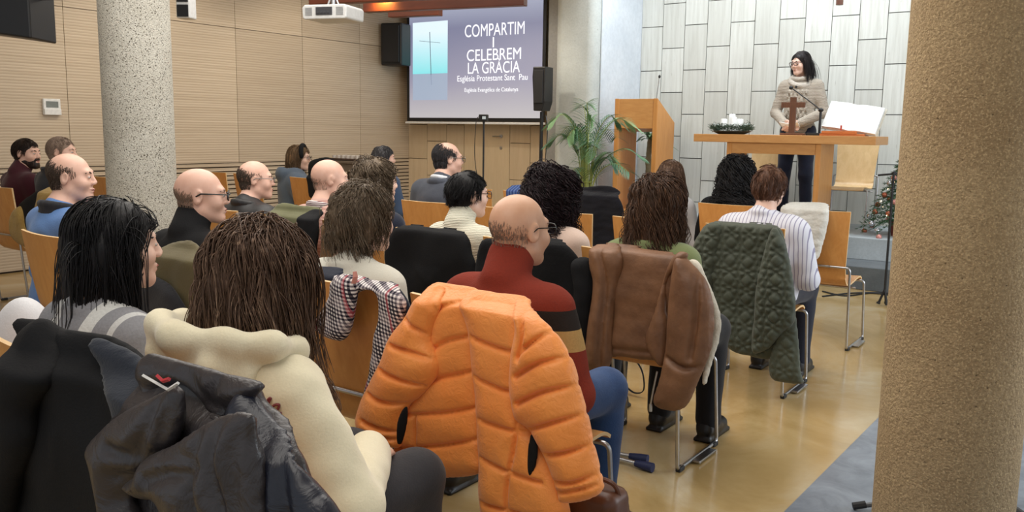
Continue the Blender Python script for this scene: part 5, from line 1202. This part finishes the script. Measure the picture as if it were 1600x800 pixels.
# ================================================================ the speaker at the altar
def pastor():
    Yp = 9.93; hp = atY(1251, 99, Yp); s = 1.04; zf = .44; hz = (hp[2]-zf)/s
    k = hz/1.62; J = dict(zs=hz-.205, w=1.0, lean=0.0); zs = J['zs']
    M = head_mat(.05, hz, -24, -7, 0); F = Field(); head_prims(F, M, .95)
    F.cap(M[:3, :3]@np.array((0, -.030, -.062))+M[:3, 3], (0, -.03, zs-.01), .052, .062, .03)
    hipz = .93*k
    J['sh'] = [np.array((a*.175, -.015, zs-.035)) for a in (-1, 1)]; J['el'] = [np.array((a*.262, -.02, zs-.315)) for a in (-1, 1)]; J['wr'] = [np.array((a*.085, .215, zs-.43)) for a in (-1, 1)]
    J['hip'] = [np.array((a*.09, 0, hipz)) for a in (-1, 1)]; J['kn'] = [np.array((a*.12, .03, .50*k)) for a in (-1, 1)]; J['an'] = [np.array((a*.13, -.01, .09)) for a in (-1, 1)]
    def tor(F, g=0.0, cuff=0.0):
        F.ell((0, 0, hipz+.03), (.165+g, .115+g, .12+g), .05); F.ell((0, 0, hipz+.22), (.145+g, .105+g, .2+g), .05); F.ell((0, -.01, zs-.13), (.168+g, .112+g, .17+g), .05)
        F.cap(J['sh'][0]*(.72, 1, 1), J['sh'][1]*(.72, 1, 1), .058+g, None, .05); F.cap((0, -.03, zs+.045), (0, -.02, zs-.05), .052+g*.4, .10+g*.6, .05)
        for a in (0, 1): F.cap(J['sh'][a], J['el'][a], .054+g*.7, .043+g*.7, .04); F.cap(J['el'][a], J['wr'][a], .043+g*.7, .030+g*.7+cuff, .02)
    tor(F)
    for a in (0, 1):
        F.cap(J['hip'][a], J['kn'][a], .082, .056, .05); F.cap(J['kn'][a], J['an'][a], .054, .038, .03); F.cap(J['an'][a], J['an'][a]+(0, .12, -.055), .035, .028, .03)
        d = np.array((-.72 if a else .72, .62, -.30)); hand(F, J['wr'][a], d, (-.35 if a else .35, .1, -.9) if False else (-.5 if a else .5, -.35, -.5), (0, .45, .85), .55)
    c = M[:3, 3]; w = np.array((0, .26, zs-.45)); fine = [(*[(c[i]-.125, c[i]+.125) for i in range(3)], .0055), *[(*[(w[i]-.13, w[i]+.13) for i in range(3)], .006)]]
    root = F.obj('person', SK, None, .014, fine); root.location = (hp[0], Yp+.05*s, zf); root.scale = (s, s, s); root.rotation_euler = (0, 0, R(180)); J['lean'] = 0
    tag(root, 'bespectacled person in a beige cable knit sweater and dark jeans standing behind the altar', 'person')
    T = Field(); tor(T, .020, .004)
    for xx in (-.09, -.045, 0, .045, .09):
        for zi in range(9): 
            z = zs-.10-zi*.045; T.ell((xx+(.010 if zi % 2 else -.010), .127-.9*xx*xx*5*.4, z), (.015, .017, .026), .008)
    T.noise(.006, 30, 5); T.noise(.0025, 90, 6); T.cut((0, 0, -1), -(hipz-.06)); T.obj('cable_knit_sweater', knit('beige_knit', (186, 174, 158), 70, False, .9), root, .009)
    C_ = Field()
    for rr, fz, zz_, th in ((.082, .020, .060, .022), (.100, .060, .030, .026)):
        for i in range(20):
            q = lambda t: np.array((rr*1.05*math.sin(t), .0-rr*math.cos(t)*(1.0 if math.cos(t) > 0 else 1.12), zs+zz_+fz*math.cos(t)+.02*math.sin(t)*(rr > .09))); C_.cap(q(2*math.pi*i/20), q(2*math.pi*(i+1)/20), th, None, .008)
    C_.cap((-.09, .075, zs-.03), (.055, .118, zs-.13), .026, .016, .015); C_.noise(.003, 60, 3); C_.obj('shawl_collar', knit('pale_beige_knit', (206, 196, 182), 70, False, .9), root, .008)
    P = Field(); P.ell((0, 0, hipz+.04), (.172, .122, .11), .04)
    for a in (0, 1): P.cap(J['hip'][a], J['kn'][a], .098, .072, .05); P.cap(J['kn'][a], J['an'][a]+(0, 0, -.02), .070, .060, .03)
    P.noise(.005, 34, 4); P.obj('trousers', fabric('indigo_jeans', (36, 42, 62), (26, 30, 46), fold=9), root, .012); shoes(root, J, SHOE)
    hair(root, M, hairmat('hair_near_black', (36, 30, 30), (84, 72, 68)), 'long', 1300, .225, .014, 0, 30, 31, r0=.0022, bodyJ=None, h=.008, part=.0, front=.046, forward=.03); face_bits(root, M, H_DKBR); glasses(root, M, plain('tortoise_glasses', (52, 34, 30), .3), .003)
    b = MB(); b.box((-.012, .150, zs-.06), (.010, .165, zs-.035)); mk('lapel_microphone', b, BLACKP, root, bevel=.004)
    q = np.array((.0, .30, zs-.455)); b = MB(); rot = np.array(Matrix.Rotation(R(-25), 3, 'X')); b.box((-.10, -.07, -.003), (0, .07, .003), 0, np.array(Matrix.Rotation(R(12), 3, 'Y'))); b.box((0, -.07, -.003), (.10, .07, .003), 0, np.array(Matrix.Rotation(R(-12), 3, 'Y')))
    b.v = [v@rot.T for v in b.v]; W = root.location; o = mk('booklet', b, PAPER, None); o.location = (W[0]-q[0]*s, W[1]-q[1]*s, W[2]+q[2]*s); tag(o, 'open white booklet held in the hands of the person at the altar', 'booklet')
pastor()

# ================================================================ coats and jackets on the chairs
def coat(name, lab, Y, px, cat='jacket', group=None): q = atY(px[0], px[1], Y); return thing(name, lab, cat, (q[0], Y, q[2]-.3), 0, group)
def orange_mat():
    m, ns, ls, b = new_mat('orange_nylon'); v = coords(ns, ls, (1, 1, 1)); f = noise(ns, ls, v, 5, 4); f2 = noise(ns, ls, v, 38, 5, .6, 1.5)
    ls.new(ramp(ns, ls, f, [(.3, (240, 140, 58)), (.7, (247, 156, 76))]), b.inputs['Base Color']); b.inputs['Roughness'].default_value = .5; b.inputs['Sheen Weight'].default_value = .2; bump(ns, ls, f2, b, .35, .012); return m
OM = orange_mat(); t = coat('puffer_jacket', 'bright orange quilted puffer jacket hung over a chair back', 1.97, (745, 600))
Yo = 1.92; kw = dict(gw=.0065, gd=.45, puff=.010, wrinkle=(.0045, 46, 5), h=.006)
relief('left_front', t, OM, [(674, 446), (708, 444), (746, 456), (742, 499), (745, 582), (750, 638), (752, 707), (753, 738), (712, 747), (660, 742), (618, 731), (624, 696), (632, 647), (660, 596), (668, 555), (671, 500)], Yo, .030, .06, 0, [
    [(672, 492), (699, 476), (742, 470)], [(668, 552), (703, 532), (746, 525)], [(655, 596), (708, 587), (750, 579)], [(635, 648), (699, 645), (754, 636)], [(622, 699), (694, 696), (757, 684)], [(650, 650), (650, 740)]], fold=(.012, 12, (1, .2, .5), 3), wrap=(.955, .055), **kw)
relief('right_front', t, OM, [(742, 455), (780, 458), (826, 470), (830, 530), (822, 592), (824, 647), (833, 670), (850, 700), (868, 744), (882, 790), (884, 822), (830, 826), (764, 818), (758, 786), (755, 726), (750, 652), (744, 582), (739, 513)], Yo, .034, .06, -.022, [
    [(738, 470), (782, 476), (818, 494)], [(736, 527), (777, 543), (814, 553)], [(740, 590), (782, 608), (816, 615)], [(748, 657), (787, 668), (824, 676)], [(750, 717), (791, 733), (850, 752)], [(813, 600), (808, 690), (796, 754), (793, 822)], [(756, 786), (837, 806), (884, 806)]], fold=(.012, 12, (1, .2, .5), 3), wrap=(.955, .055), **kw)
relief('right_sleeve', t, OM, [(815, 466), (838, 485), (860, 512), (883, 549), (897, 592), (909, 647), (918, 698), (927, 744), (931, 772), (911, 785), (879, 786), (872, 766), (860, 726), (848, 693), (837, 668), (819, 652), (812, 629), (808, 587), (811, 545), (815, 500)], Yo, .052, .085, -.045, [
    [(812, 552), (842, 527), (866, 515)], [(806, 589), (847, 566), (888, 560)], [(808, 631), (856, 610), (904, 604)], [(825, 672), (874, 657), (914, 649)], [(850, 712), (884, 707), (922, 697)], [(862, 756), (897, 754), (930, 743)], [(817, 468), (815, 520), (810, 560)], [(868, 772), (928, 762)]], fold=(.010, 10, (1, .2, 1), 5), wrap=(.955, .055), **kw)
relief('left_sleeve', t, OM, [(675, 446), (652, 462), (633, 495), (615, 522), (602, 562), (588, 592), (576, 620), (569, 647), (573, 667), (588, 690), (612, 697), (626, 696), (630, 652), (637, 633), (650, 622), (670, 594), (673, 566), (664, 536), (668, 510), (676, 478)], Yo, .050, .08, -.04, [
    [(630, 500), (652, 518), (668, 540)], [(610, 540), (643, 550), (675, 568)], [(592, 579), (620, 590), (656, 606)], [(575, 617), (602, 629), (640, 636)], [(568, 658), (597, 670), (630, 684)], [(676, 450), (674, 500), (660, 532)], [(572, 676), (622, 692)]], fold=(.010, 10, (1, .2, 1), 6), wrap=(.955, .055), **kw)
relief('pocket', t, BLACKF, [(832, 676), (838, 698), (836, 728), (829, 744), (826, 722), (828, 692)], Yo, .010, .02, -.066, fold=(0, 1, (1, 1, 1), 1), wrinkle=(0, 1, 1), h=.005, sm=3)
relief('pocket', t, BLACKF, [(633, 636), (633, 661), (628, 692), (624, 690), (624, 661), (628, 643)], Yo, .012, .02, -.088, fold=(0, 1, (1, 1, 1), 1), wrinkle=(0, 1, 1), h=.005, sm=3)

# shiny black puffer on the nearest chair
def shiny(name, c, rough=.38):
    m, ns, ls, b = new_mat(name); v = coords(ns, ls, (1, 1, 1)); f = noise(ns, ls, v, 6, 4); f2 = noise(ns, ls, v, 13, 4, .55, 2.5); c4 = rgb(c)[:3]
    ls.new(ramp(ns, ls, f, [(.3, tuple(x*.75 for x in c4)), (.7, c4)]), b.inputs['Base Color']); b.inputs['Roughness'].default_value = rough; bump(ns, ls, f2, b, .4, .012); return m
SB = shiny('black_nylon', (58, 53, 54)); SN = shiny('navy_black_nylon', (30, 32, 44)); Y1 = .855
t = coat('puffer_jacket', 'crumpled shiny black puffer jacket on the nearest chair, bottom left', Y1, (320, 680))
k2 = dict(h=.007, gw=.014, gd=.4, puff=.008)
relief('back_panel', t, SB, [(238, 553), (276, 562), (338, 584), (393, 604), (408, 630), (438, 672), (456, 716), (476, 762), (500, 806), (512, 856), (350, 870), (186, 860), (180, 800), (176, 735), (172, 684), (198, 641), (220, 612)], Y1, .028, .06, 0, [[(176, 740), (300, 770), (420, 790)]], fold=(.016, 16, (1, .2, .5), 4), wrinkle=(.004, 55, 7), wrap=(.955, .04), **k2)
relief('collar', t, SB, [(238, 552), (276, 560), (338, 582), (395, 604), (378, 632), (352, 648), (325, 664), (312, 640), (300, 610), (282, 600), (258, 608), (226, 622), (228, 585)], Y1, .024, .05, -.03, [[(262, 566), (300, 600), (322, 655)], [(338, 584), (330, 620), (340, 652)]], fold=(.010, 18, (1, .2, .5), 9), wrinkle=(.004, 50, 8), wrap=(.955, .04), **k2)
relief('left_sleeve', t, SB, [(256, 610), (228, 624), (197, 646), (172, 683), (177, 722), (182, 770), (186, 840), (225, 850), (214, 800), (211, 761), (237, 722), (254, 694), (260, 650)], Y1, .042, .09, -.055, [[(172, 700), (200, 712), (236, 716)], [(178, 745), (214, 752)], [(232, 624), (224, 668), (206, 712)], [(250, 612), (240, 670), (236, 716)], [(180, 790), (222, 800)]], fold=(.010, 14, (1, .2, .8), 5), wrinkle=(.005, 50, 9), **k2)
relief('right_sleeve', t, SB, [(318, 664), (286, 690), (252, 708), (244, 730), (226, 748), (246, 770), (270, 782), (274, 850), (380, 860), (384, 800), (378, 735), (372, 690), (372, 655), (345, 650)], Y1, .045, .10, -.075, [[(246, 712), (282, 716), (306, 730)], [(300, 690), (296, 740), (310, 820)], [(330, 660), (326, 720), (345, 800)], [(230, 752), (262, 740), (296, 742)], [(356, 652), (352, 720), (364, 840)]], fold=(.012, 15, (1, .2, .8), 6), wrinkle=(.006, 48, 10), **k2)
relief('right_front', t, SN, [(374, 646), (392, 606), (406, 622), (426, 650), (446, 690), (458, 722), (478, 764), (502, 806), (512, 856), (400, 866), (386, 800), (380, 735)], Y1, .035, .07, -.035, [[(392, 640), (400, 720), (420, 850)], [(412, 640), (430, 730), (456, 850)]], fold=(.012, 18, (1, .2, .3), 7), wrinkle=(.005, 50, 11), wrap=(.955, .04), **k2)
WHP = plain('white_print', (214, 212, 208), .6); b = MB(); P = [atY(x, y, Y1)-np.array(t.location)+(0, -.088+.02, 0) for x, y in ((281, 573), (320, 594), (336, 584))]
b.tube(P, .003, 4); mk('printed_label_outline', b, WHP, t)
b = MB(); P = [atY(x, y, Y1)-np.array(t.location)+(0, -.068, 0) for x, y in ((303, 573), (312, 581), (322, 578))]; b.tube(P, .0035, 4); mk('red_print', b, plain('red_print', (178, 40, 48), .6), t)

# long black coat, far left
Y2 = .875; t = coat('black_coat', 'long plain black coat over a chair at the left edge', Y2, (110, 650), 'coat')
relief('back_panel', t, BLACKF, [(40, 500), (62, 498), (112, 512), (160, 524), (190, 546), (214, 572), (224, 620), (206, 660), (192, 720), (190, 790), (190, 865), (30, 865), (36, 760), (44, 690), (40, 640), (30, 560)], Y2, .026, .05, 0, fold=(.020, 20, (1, .1, .12), 12), wrinkle=(.003, 40, 4), wrap=(.955, .045), h=.009)
relief('left_sleeve', t, BLACKF, [(48, 500), (26, 525), (6, 580), (-18, 660), (-30, 760), (-30, 850), (6, 850), (22, 760), (40, 700), (42, 640), (58, 600), (64, 540)], Y2, .045, .08, -.04, fold=(.014, 16, (1, .2, .4), 13), wrinkle=(.004, 40, 5), wrap=(.955, .045), h=.009)
relief('right_sleeve', t, fabric('dark_navy_cloth', (28, 34, 46)), [(160, 526), (192, 546), (215, 574), (228, 625), (222, 660), (202, 720), (190, 690), (178, 620), (166, 570)], Y2, .030, .05, -.02, fold=(.012, 16, (1, .2, .4), 14), wrinkle=(.003, 40, 5), wrap=(.955, .045), h=.009)

# checked coat round the bare chair back
Y3 = 1.915; t = coat('checked_coat', 'black and white checked coat draped round a chair back', Y3, (570, 530), 'coat'); CK = check('houndstooth')
relief('draped_body', t, CK, [(528, 428), (555, 430), (582, 436), (616, 444), (626, 466), (629, 490), (622, 515), (614, 538), (604, 566), (594, 590), (582, 622), (572, 660), (564, 660), (568, 625), (576, 588), (584, 537), (592, 494), (590, 466), (578, 454), (562, 456), (548, 474), (543, 520), (528, 531), (502, 510), (508, 492), (518, 468), (522, 442)], Y3, .022, .030, 0, fold=(.010, 30, (1, .2, .3), 3), wrinkle=(.003, 80, 6), wrap=(.955, .06), h=.006, sm=3)
relief('left_sleeve', t, CK, [(526, 432), (545, 436), (548, 470), (541, 522), (527, 532), (500, 511), (510, 480), (520, 455)], Y3, .034, .045, -.025, fold=(.010, 20, (1, .2, .6), 3), wrinkle=(.003, 80, 6), h=.006)
b = MB(); P = [atY(x, y, Y3)-np.array(t.location)+(0, -.035, .0) for x, y in ((566, 440), (568, 430), (567, 422))]; b.tube(P, [.012, .011, .008], 8, flat=.4); mk('hanging_loop', b, plain('pink_loop', (206, 140, 126), .6), t)
t = coat('navy_cardigan', 'dark navy cardigan lying beneath the checked coat', 2.0, (510, 460), 'cardigan')
relief('left_part', t, NAVY, [(482, 424), (505, 416), (530, 424), (524, 450), (512, 480), (500, 510), (484, 505), (478, 460)], 2.0, .024, .04, 0, wrap=(.955, .05)); relief('right_part', t, NAVY, [(612, 438), (624, 452), (634, 480), (636, 505), (626, 520), (620, 480)], 2.0, .024, .03, 0)
# olive coat behind the turtleneck man
OLV = fabric('olive_cloth', (104, 94, 62), (86, 76, 48)); t = coat('olive_coat', 'brownish olive coat on the chair of the bald man in black', 1.92, (275, 430), 'coat')
relief('back_panel', t, OLV, [(246, 392), (268, 380), (292, 377), (308, 392), (318, 418), (320, 450), (312, 490), (300, 530), (284, 560), (236, 560), (232, 480), (236, 420)], 1.92, .030, .05, 0, fold=(.020, 20, (1, .2, .4), 7), wrap=(.955, .06)); relief('dark_lining', t, CHAR, [(232, 440), (256, 438), (280, 470), (288, 520), (270, 570), (232, 560)], 1.92, .026, .05, -.04, fold=(.014, 20, (1, .2, .4), 8))

# brown shearling jacket
def leather():
    m, ns, ls, b = new_mat('brown_suede'); v = coords(ns, ls, (1, 1, 1)); f = noise(ns, ls, v, 7, 5, .6); f2 = noise(ns, ls, v, 60, 4)
    ls.new(ramp(ns, ls, f, [(.3, (98, 66, 44)), (.7, (138, 98, 68))]), b.inputs['Base Color']); b.inputs['Roughness'].default_value = .55; bump(ns, ls, f2, b, .3, .006); return m
BL = leather(); FLC = fabric('cream_shearling', (222, 214, 196), None, .95, 90, .9); Y4 = 3.225
t = coat('shearling_jacket', 'brown suede jacket with cream fleece lining hung on a chair', Y4, (1010, 480))
kw = dict(h=.009, gw=.012, gd=.45, puff=.003)
relief('back_panel', t, BL, [(950, 384), (985, 381), (1022, 390), (1056, 397), (1066, 412), (1058, 450), (1050, 490), (1036, 520), (1034, 560), (1008, 562), (975, 556), (952, 552), (956, 500), (958, 450), (948, 410)], Y4, .028, .05, 0, [[(953, 545), (1034, 552)]], fold=(.014, 18, (1, .2, .4), 4), wrap=(.955, .07), **kw)
relief('left_sleeve', t, BL, [(934, 382), (966, 384), (968, 410), (962, 440), (957, 478), (954, 525), (952, 570), (938, 577), (922, 572), (923, 524), (930, 450), (926, 410)], Y4, .050, .07, -.03, [[(940, 385), (945, 440), (936, 570)]], fold=(.012, 16, (1, .2, .6), 5), wrap=(.955, .07), **kw)
relief('front_panel', t, BL, [(1056, 396), (1072, 398), (1060, 420), (1044, 436), (1040, 480), (1044, 510), (1040, 560), (1032, 570), (1012, 532), (1024, 490), (1040, 425)], Y4, .034, .04, -.035, fold=(.010, 18, (1, .2, .4), 6), **kw)
relief('right_sleeve', t, BL, [(1062, 398), (1082, 416), (1098, 438), (1108, 470), (1110, 510), (1104, 556), (1088, 598), (1072, 634), (1052, 640), (1028, 626), (1036, 588), (1044, 540), (1046, 500), (1050, 450)], Y4, .055, .08, -.045, [[(1040, 560), (1070, 575), (1098, 572)], [(1086, 420), (1090, 480), (1080, 560)]], fold=(.012, 16, (1, .2, .6), 7), wrap=(.955, .05), **kw)
relief('fleece_edge', t, FLC, [(1078, 408), (1092, 408), (1104, 436), (1116, 468), (1124, 496), (1122, 530), (1112, 565), (1103, 600), (1098, 590), (1106, 540), (1107, 490), (1098, 440)], Y4, .022, .02, .005, fold=(.004, 20, (1, .2, .4), 8), wrinkle=(.004, 160, 8), h=.008, wrap=(.955, .03))
b = MB(); P = [atY(x, y, Y4)-np.array(t.location)+(0, -.103, 0) for x, y in ((1044, 572), (1038, 600), (1034, 622))]; b.tube(P, .004, 6); b.tube([P[-1], P[-1]-(0, 0, .03)], .007, 6); mk('cuff_zip', b, METAL, t, True)

# dark green quilted coat
GQ = fabric('dark_green_quilt', (80, 85, 72), (66, 71, 60), .6, 120, .2); Y5 = 4.55; t = coat('quilted_coat', 'dark green flower quilted coat hung on a chair near the aisle', Y5, (1165, 470), 'coat')
kw = dict(h=.0085, gw=.008, gd=.38, puff=.003)
relief('back_panel', t, GQ, [(1113, 346), (1160, 346), (1214, 352), (1226, 378), (1232, 440), (1234, 520), (1210, 560), (1170, 556), (1140, 544), (1124, 504), (1112, 450), (1098, 420), (1086, 390), (1094, 366)], Y5, .028, .05, 0, lattice=.20, fold=(.018, 14, (1, .2, .3), 5), wrap=(.955, .07), **kw)
relief('right_front', t, GQ, [(1212, 352), (1226, 372), (1236, 440), (1244, 510), (1250, 580), (1253, 600), (1230, 598), (1207, 590), (1204, 560), (1222, 500), (1214, 430), (1206, 390)], Y5, .030, .05, -.03, lattice=.20, fold=(.014, 14, (1, .2, .3), 6), wrap=(.955, .05), **kw)
relief('right_sleeve', t, GQ, [(1208, 356), (1222, 372), (1232, 410), (1240, 470), (1238, 505), (1222, 520), (1200, 545), (1178, 548), (1180, 500), (1184, 450), (1194, 400)], Y5, .045, .07, -.05, lattice=.20, fold=(.012, 14, (1, .2, .5), 7), wrap=(.955, .05), **kw)
relief('left_sleeve', t, GQ, [(1113, 347), (1126, 356), (1118, 400), (1112, 450), (1118, 500), (1104, 470), (1094, 430), (1084, 396), (1094, 364)], Y5, .036, .05, -.01, lattice=.20, fold=(.012, 14, (1, .2, .5), 8), wrap=(.955, .05), **kw)
# other coats
def simple_coat(name, lab, cat, Y, poly, m, part='back_panel', extra=None, **k):
    c = np.mean(np.array(poly), 0); t = coat(name, lab, Y, c, cat); kk = dict(h=.009, wrinkle=(.006, 32, 6), wrap=(.955, .06), fold=(.016, 18, (1, .2, .3), int(c[0]) % 40)); kk.update(k); relief(part, t, m, poly, Y, .028, .05, 0, **kk)
    for nm, pl, mm, dy in (extra or ()): relief(nm, t, mm, pl, Y, .035, .05, dy, h=.010, fold=(.012, 18, (1, .2, .4), 9), wrap=kk['wrap'])
    return t
VELV = fabric('black_velvet', (16, 16, 19), (10, 10, 12), .9, 60, .5, .05)
simple_coat('black_coat', 'smooth black coat on the chair of the boy in white', 'coat', 3.22, [(634, 351), (675, 354), (719, 359), (728, 372), (734, 395), (742, 425), (738, 500), (690, 520), (640, 500), (612, 430), (604, 398), (612, 370)], BLACKF)
simple_coat('black_coat', 'black coat on the chair of the woman with plum curls', 'coat', 3.22, [(752, 384), (775, 372), (830, 372), (876, 373), (896, 396), (904, 420), (910, 470), (912, 560), (880, 610), (790, 600), (750, 470)], VELV, extra=[('right_sleeve', [(896, 410), (916, 404), (922, 440), (918, 520), (912, 580), (898, 590), (898, 500), (900, 450)], BLACKF, -.03)])
simple_coat('plush_coat', 'black plush coat over a front row chair, left of the lectern', 'coat', 5.90, [(896, 296), (918, 292), (942, 290), (956, 292), (968, 302), (974, 330), (972, 372), (962, 394), (930, 396), (896, 390), (893, 330)], fabric('black_plush', (20, 20, 28), (12, 12, 17), .95, 45, 1.0, .1), wrinkle=(.008, 90, 4), wrap=(.955, .08))
simple_coat('lace_coat', 'white lace coat hung on the chair nearest the stage steps', 'coat', 5.90, [(1225, 320), (1262, 316), (1296, 321), (1293, 350), (1284, 385), (1278, 404), (1262, 408), (1240, 405), (1228, 360)], fabric('white_lace', (226, 224, 216), (200, 198, 190), .95, 55, 1.0), wrinkle=(.006, 110, 4), wrap=(.955, .08))
simple_coat('olive_coat', 'light olive green coat over the chair of the bald man in pink', 'coat', 3.22, [(444, 317), (468, 321), (496, 326), (486, 340), (484, 365), (484, 420), (470, 450), (432, 430), (424, 380), (422, 346), (434, 324)], fabric('light_olive', (112, 112, 80), (92, 92, 62)), extra=[('dark_lining', [(478, 334), (494, 328), (492, 350), (490, 400), (478, 430), (474, 370)], BLACKF, -.01)])
simple_coat('tan_coat', 'tan brown coat hanging between two chairs in the third row', 'coat', 3.22, [(508, 350), (530, 344), (546, 352), (552, 380), (548, 430), (520, 440), (502, 430), (504, 385)], fabric('tan_suede', (134, 98, 58), (108, 76, 42)))
simple_coat('fur_trimmed_coat', 'black coat trimmed with yellow fur on a chair by the left wall', 'coat', 3.2, [(34, 318), (50, 304), (64, 296), (74, 300), (70, 330), (62, 360), (54, 378), (40, 380), (30, 366), (26, 340)], BLACKF, extra=[('fur_trim', [(24, 336), (34, 322), (40, 340), (44, 358), (54, 372), (50, 388), (34, 382), (24, 366)], fabric('yellow_fur', (176, 146, 84), (140, 108, 54), .95, 60, 1.0), -.02), ('fur_collar', [(66, 300), (76, 292), (82, 300), (76, 318), (66, 340), (62, 330)], fabric('yellow_fur', (176, 146, 84)), -.02)])
simple_coat('blue_garment', 'blue patterned garment over a chair left of the plum curls', 'garment', 5.90, [(797, 294), (808, 289), (830, 290), (850, 294), (850, 330), (826, 336), (798, 330)], stripes('blue_pattern', (52, 74, 128), (96, 118, 168), .03, .012, 'X'))
simple_coat('black_jacket', 'heap of black clothing beyond the hooded woman', 'jacket', 5.90, [(484, 256), (496, 248), (512, 246), (526, 254), (532, 280), (530, 310), (490, 312), (482, 284)], BLACKF, wrap=(.955, .04))
# white bag at the left edge
p = atY(38, 500, 1.42); t = thing('cloth_bag', 'bulging white bag with green print at the left edge', 'bag', (p[0], 1.42, .458)); hb = p[2]-.458+.08; F = Field()
F.ell((0, 0, hb*.5), (.13, .10, hb*.5), .02); F.box((0, 0, .10), (.13, .09, .10), .05, .05); F.noise(.008, 24, 3, (1, 1, .5)); F.cut((0, 0, -1), -.002); F.obj('bag_body', fabric('white_cloth', (228, 228, 230), (214, 214, 218), .8, 150, .2), t, .010)
b = MB()
for i, zz_ in enumerate((.62, .57, .52)): b.box((-.05+i*.01, -.118, hb*zz_-.008), (.05, -.098, hb*zz_+.008))
mk('green_print', b, plain('green_print', (52, 128, 72), .7), t)

# ================================================================ small things on the floor
ALU = plain('aluminium_tube', (200, 202, 204), .3, .9); BT = plain('blue_rubber', (34, 44, 84), .6)
for k, (a, c) in enumerate((((918, 700), (1012, 718)), ((925, 706), (1020, 731)))):
    P, Q = atZ(a[0], a[1], .02), atZ(c[0], c[1], .022); d = (P-Q)/np.linalg.norm(P-Q); far = Q+d*.95
    t = thing('crutch', 'aluminium crutch with blue tip on the floor, the %s of the two' % ('farther' if k == 0 else 'nearer'), 'crutch', tuple(Q*(1, 1, 0)), 0, 'crutches on the floor'); o = np.array(t.location)
    b = MB(); b.tube([Q-o+d*.03, far-o], .0105, 10); mk('tube', b, ALU, t, True); b = MB(); b.tube([Q-o, Q-o+d*.035, Q-o+d*.085], [.021, .020, .014], 12); mk('rubber_tip', b, BT, t, True)
    b = MB(); b.tube([far-o, far-o+d*.10], .016, 10); b.tube([far-o+d*.02, far-o+d*.02+np.cross(d, (0, 0, 1))*.11], .013, 8); mk('hand_grip', b, BT, t, True)
p = atY(912, 792, 1.93); t = thing('leather_bag', 'brown leather bag at the cuff of the orange jacket', 'bag', (p[0], 2.0, 0)); F = Field(); F.box((0, 0, p[2]*.5+.01), (.085, .06, p[2]*.5+.03), .035, .02); F.noise(.006, 30, 5); F.cut((0, 0, -1), -.001); F.obj('bag_body', SHOE_B, t, .009)
b = MB(); b.tube(smooth_path([(-.07, 0, p[2]+.02), (-.05, -.01, p[2]+.06), (.05, -.01, p[2]+.06), (.07, 0, p[2]+.02)], 6), .007, 8); mk('strap', b, SHOE_B, t, True)
p = atZ(982, 622, .0); t = thing('handbag', 'black handbag with loose strap on the floor under a chair', 'bag', (p[0]-.18, p[1]+.05, 0)); F = Field(); F.box((0, 0, .10), (.13, .05, .10), .03, .02); F.noise(.006, 24, 5); F.cut((0, 0, -1), -.001); F.obj('bag_body', BLACKF, t, .010)
b = MB(); b.tube(smooth_path([(.10, 0, .18), (.17, -.02, .23), (.24, -.02, .16), (.25, -.01, .05), (.19, 0, .02), (.13, 0, .05)], 8), .008, 6, flat=.4); mk('strap', b, BLACKF, t, True)

# script embroidered on the cream sweatshirt, laid on the cloth itself
bpy.context.view_layer.update()
def hit(px, py, o):
    me = o.data; mw = o.matrix_world; bv = BVHTree.FromPolygons([mw@v.co for v in me.vertices], [p.vertices[:] for p in me.polygons]); d = Vector(ray(px, py)).normalized()
    return bv, d
swt = [c for c in HOOD.children if c.name.startswith('hooded_sweatshirt')][0]; bv, _ = hit(430, 640, swt); b = MB()
def onswt(x, y):
    d = Vector(ray(x, y)).normalized(); h_ = bv.ray_cast(Vector(CAM), d); return None if h_[0] is None else np.array(h_[0]+h_[1]*.003)
for stroke in ([(414, 640), (420, 630), (424, 622), (419, 626), (418, 642), (424, 648)], [(424, 646), (434, 640), (437, 632), (430, 632), (424, 640), (426, 650), (434, 650), (440, 644)]):
    P = [onswt(x, y) for x, y in smooth_path([(x, y, 0) for x, y in stroke], 6)[:, :2]]; P = [q for q in P if q is not None]
    if len(P) > 4:
        P = np.array(P)-np.array(HOOD.location); b.tube(P, .0028, 5)
if b.v: mk('embroidered_script', b, plain('dark_red_thread', (120, 48, 50), .7), HOOD)
